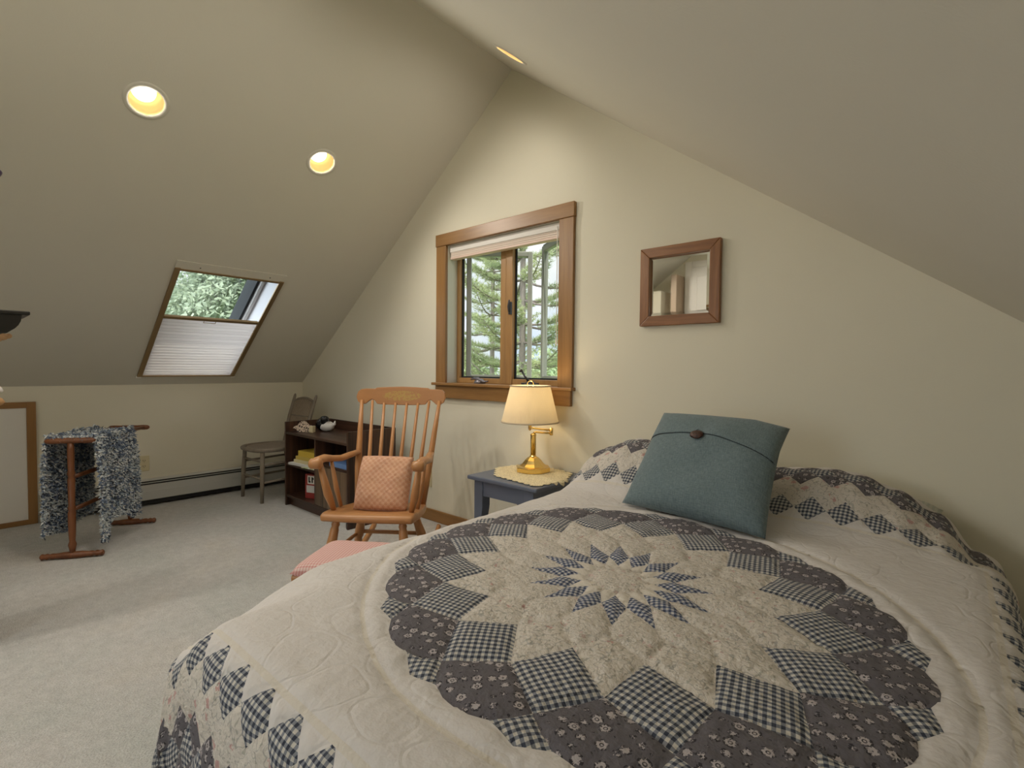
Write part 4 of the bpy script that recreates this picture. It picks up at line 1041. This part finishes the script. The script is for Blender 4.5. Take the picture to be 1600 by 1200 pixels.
blob((0,0,.054),.026,(1.4,1.4,.6)).build('head',plain('peach_clay',(.55,.36,.25),.7),fg)
MB().lathe([(.044,.056),(.048,.062),(.044,.074),(.034,.086),(.018,.094),(0,.097)],n=20).build('cap',plain('white_wool',(.62,.58,.54),.95),fg)
# ------------------------------------------------------------------ outdoors
def lawn():
    t=NT('lawn_grass'); v=t.coord(); t.set(Base_Color=t.ramp(t.noise(v,.8,4),[(.35,(.10,.16,.05)),(.65,(.22,.30,.12))]),Roughness=1); return t.m
gr=bx(-60,30,-30,70,-3.2,-3.0).build('ground',lawn()); struct(gr)
BARK=wood('pine_bark',(.10,.08,.065),(.24,.20,.17),'Z',5,5,.9)
def leafmat(name,a,b,tl=.35):
    t=NT(name); v=t.coord(); c=t.ramp(t.noise(v,1.5,3),[(.35,a),(.65,b)])
    d=t.n('ShaderNodeBsdfDiffuse'); r=t.n('ShaderNodeBsdfTranslucent'); mx=t.n('ShaderNodeMixShader'); mx.inputs[0].default_value=tl
    t.l(c,d.inputs[0]); t.l(c,r.inputs[0]); t.l(d.outputs[0],mx.inputs[1]); t.l(r.outputs[0],mx.inputs[2]); t.l(mx.outputs[0],t.out.inputs[0]); return t.m
NEEDLE=leafmat('pine_needles',(.24,.29,.15),(.46,.50,.27),.45); LEAF=leafmat('green_leaves',(.27,.33,.23),(.47,.53,.41),.5); LEAF2=leafmat('far_leaves',(.28,.37,.20),(.50,.58,.36),.45)
def pine(loc,label,seed,zlo=2.2,zhi=10.5,dens=1.0,R=2.6):
    rnd=random.Random(seed); t=thing('pine_tree',label,'tree',loc,0,'pines outside the gable window')
    MB().tube([(0,0,0),(.05,0,4),(0,.05,8),(0,0,12)],[.12,.10,.08,.03],10).build('trunk',BARK,t)
    nd=MB(); br=MB(); z=zlo; vs=[];fs=[]
    def tuft(p,d):
        for _ in range(int(20*dens)):
            q=(d*.5+Vector((rnd.gauss(0,.6),rnd.gauss(0,.6),rnd.gauss(0,.5)+.25))).normalized(); ln=.09+.10*rnd.random()
            sd=q.cross(Vector((rnd.gauss(0,1),rnd.gauss(0,1),rnd.gauss(0,1)))).normalized()*.008
            k=len(vs); vs.extend([p-sd,p+sd,p+q*ln]); fs.append((k,k+1,k+2))
    while z<zhi:
        nb=rnd.choice((4,5,5)); a0=rnd.random()*6.3
        for b in range(nb):
            a=a0+b*2*pi/nb+rnd.gauss(0,.2); L_=R*(1-.55*(z-zlo)/(zhi-zlo))*(.7+.5*rnd.random()); dirh=Vector((cos(a),sin(a),0)); rise=rnd.gauss(.06,.12)
            P=lambda q: Vector((0,0,z))+dirh*L_*q+Vector((0,0,L_*(rise*q+.14*q*q-.10*sin(pi*q))))
            br.tube([P(q/5) for q in range(6)],[.035*(1-q/6)+.006 for q in range(6)],5)
            sd=Vector((-dirh.y,dirh.x,0))
            for q in [.32+.68*i/10 for i in range(11)]:
                p=P(q)
                for s in (-1,1):
                    tl=.55*(1-q*.55)*(.6+.6*rnd.random())
                    e=p+(sd*s*.8+dirh*.6).normalized()*tl+Vector((0,0,.05))
                    br.tube([p,e],[.008,.004],4)
                    for w_ in (.4,.7,1.0): tuft(p.lerp(e,w_)+Vector((rnd.gauss(0,.03),rnd.gauss(0,.03),.02)),(e-p).normalized())
                tuft(p,dirh)
        z+=.52+.2*rnd.random()
    br.build('branches',BARK,t,merge=False)
    nd.add(vs,fs); nd.build('needles',NEEDLE,t,merge=False)
pine((-9.6,11.4,-3),'tall pine with open tiered boughs seen through the gable window, nearest tree',3,3.0,10.5)
pine((-14.6,15.4,-3),'pine farther off behind the left window pane',8,2.6,10.0,.5,2.6)
def leafy(loc,label,seed,crown,n,mat,sz=.10,group=None,cz=0):
    rnd=random.Random(seed); t=thing('leafy_tree',label,'tree',loc,0,group); rx,ry,rz=crown; h=cz
    MB().tube([(0,0,0),(.05,.02,h*.5),(0,0,h)],[.16,.13,.06],8).build('trunk',BARK,t)
    vs=[];fs=[]; blobs=[]
    for _ in range(26):
        u=Vector((rnd.gauss(0,1),rnd.gauss(0,1),rnd.gauss(0,1))).normalized()*rnd.random()**.4
        blobs.append((Vector((u.x*rx,u.y*ry,h+u.z*rz)),.28+.35*rnd.random()))
    for _ in range(n):
        c,r=rnd.choice(blobs); d=Vector((rnd.gauss(0,1),rnd.gauss(0,1),rnd.gauss(0,1))).normalized(); p=c+d*r*rx*.7*(.75+.3*rnd.random())
        nn=(d*.6+Vector((rnd.gauss(0,.6),rnd.gauss(0,.6),.6+rnd.gauss(0,.4)))).normalized(); a=nn.cross(Vector((rnd.gauss(0,1),rnd.gauss(0,1),rnd.gauss(0,1)))).normalized(); b=nn.cross(a); s=sz*(.6+.8*rnd.random())
        k=len(vs); vs+= [p-a*s,p-b*s*.45,p+a*s,p+b*s*.45]; fs.append((k,k+1,k+2,k+3))
    MB().add(vs,fs).build('foliage',mat,t,merge=False)
leafy((-13.5,5.2,-3),'bright green broadleaf tree seen through the skylight',21,(2.6,2.2,1.9),42000,LEAF,.065,None,5.2)
leafy((-19.5,5.0,-3),'lower yellow-green tree behind the broadleaf tree in the skylight',22,(2.6,2.6,1.6),24000,LEAF2,.08,None,4.4)
far='trees along the far edge of the lawn'
for i,(x,y,s_) in enumerate(((-30,22,1.1),(-24,31,1.2),(-16,34,1.0),(-36,34,1.3))):
    leafy((x,y,-3),'hazy green tree low in the gable window, at the far edge of the lawn',31+i,(3.4,3.4,1.5*s_),7000,LEAF2,.22,far,2.9)
# ------------------------------------------------------------------ sky, sun, camera
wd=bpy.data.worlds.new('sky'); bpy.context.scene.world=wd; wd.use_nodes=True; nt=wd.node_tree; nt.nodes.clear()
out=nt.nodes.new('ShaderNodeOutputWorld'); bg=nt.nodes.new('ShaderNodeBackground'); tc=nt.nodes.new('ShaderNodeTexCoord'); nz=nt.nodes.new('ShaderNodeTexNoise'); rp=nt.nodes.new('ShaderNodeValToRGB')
nz.inputs['Scale'].default_value=3.5; nz.inputs['Detail'].default_value=5
rp.color_ramp.elements[0].position=.36; rp.color_ramp.elements[0].color=(.62,.76,.95,1); rp.color_ramp.elements[1].position=.55; rp.color_ramp.elements[1].color=(.97,.985,1,1)
# sky strength raised to the south, added as fill through the rear window
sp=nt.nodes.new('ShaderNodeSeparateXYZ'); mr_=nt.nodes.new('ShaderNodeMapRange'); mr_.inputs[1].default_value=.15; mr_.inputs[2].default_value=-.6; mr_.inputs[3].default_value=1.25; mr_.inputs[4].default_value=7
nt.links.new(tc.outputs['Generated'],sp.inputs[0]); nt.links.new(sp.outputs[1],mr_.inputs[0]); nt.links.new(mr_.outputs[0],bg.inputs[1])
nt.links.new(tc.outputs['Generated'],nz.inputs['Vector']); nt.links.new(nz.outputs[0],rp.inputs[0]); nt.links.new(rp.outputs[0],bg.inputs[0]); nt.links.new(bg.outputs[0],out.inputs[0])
sl=bpy.data.lights.new('sun','SUN'); sl.energy=5; sl.angle=rad(1.5); sl.color=(1,.93,.80); so_=bpy.data.objects.new('sun',sl); C.objects.link(so_)
dd=Vector((-.86,-.05,-1.6)).normalized(); so_.rotation_euler=dd.to_track_quat('-Z','Y').to_euler(); so_.location=(5,-3,14)
cam=bpy.data.cameras.new('camera'); co=bpy.data.objects.new('camera',cam); C.objects.link(co)
Rv=Vector((.753466,.657414,.009872)); Fv=Vector((-.657049,.753145,-.031678))
yaw,pitch,roll=.717167346,-.0316818716,.00987321623
cy,sy_=cos(yaw),sin(yaw); fwd=Vector((-sy_*cos(pitch),cy*cos(pitch),sin(pitch))); rt=Vector((cy,sy_,0)); upv=rt.cross(fwd)
r2=rt*cos(roll)+upv*sin(roll); u2=-rt*sin(roll)+upv*cos(roll)
co.matrix_world=Matrix.Translation((0,0,1.1)) @ Matrix((r2,u2,-fwd)).transposed().to_4x4()
cam.sensor_width=36; cam.lens=785/1600*36; cam.clip_start=.02
sc=bpy.context.scene; sc.camera=co
sc.view_settings.view_transform='Standard'; sc.view_settings.look='None'; sc.view_settings.gamma=1; sc.view_settings.exposure=-.18; sc.view_settings.use_curve_mapping=False
sc.cycles.use_denoising=True; sc.cycles.max_bounces=10; sc.cycles.diffuse_bounces=8; sc.cycles.transparent_max_bounces=16; sc.cycles.sample_clamp_indirect=4
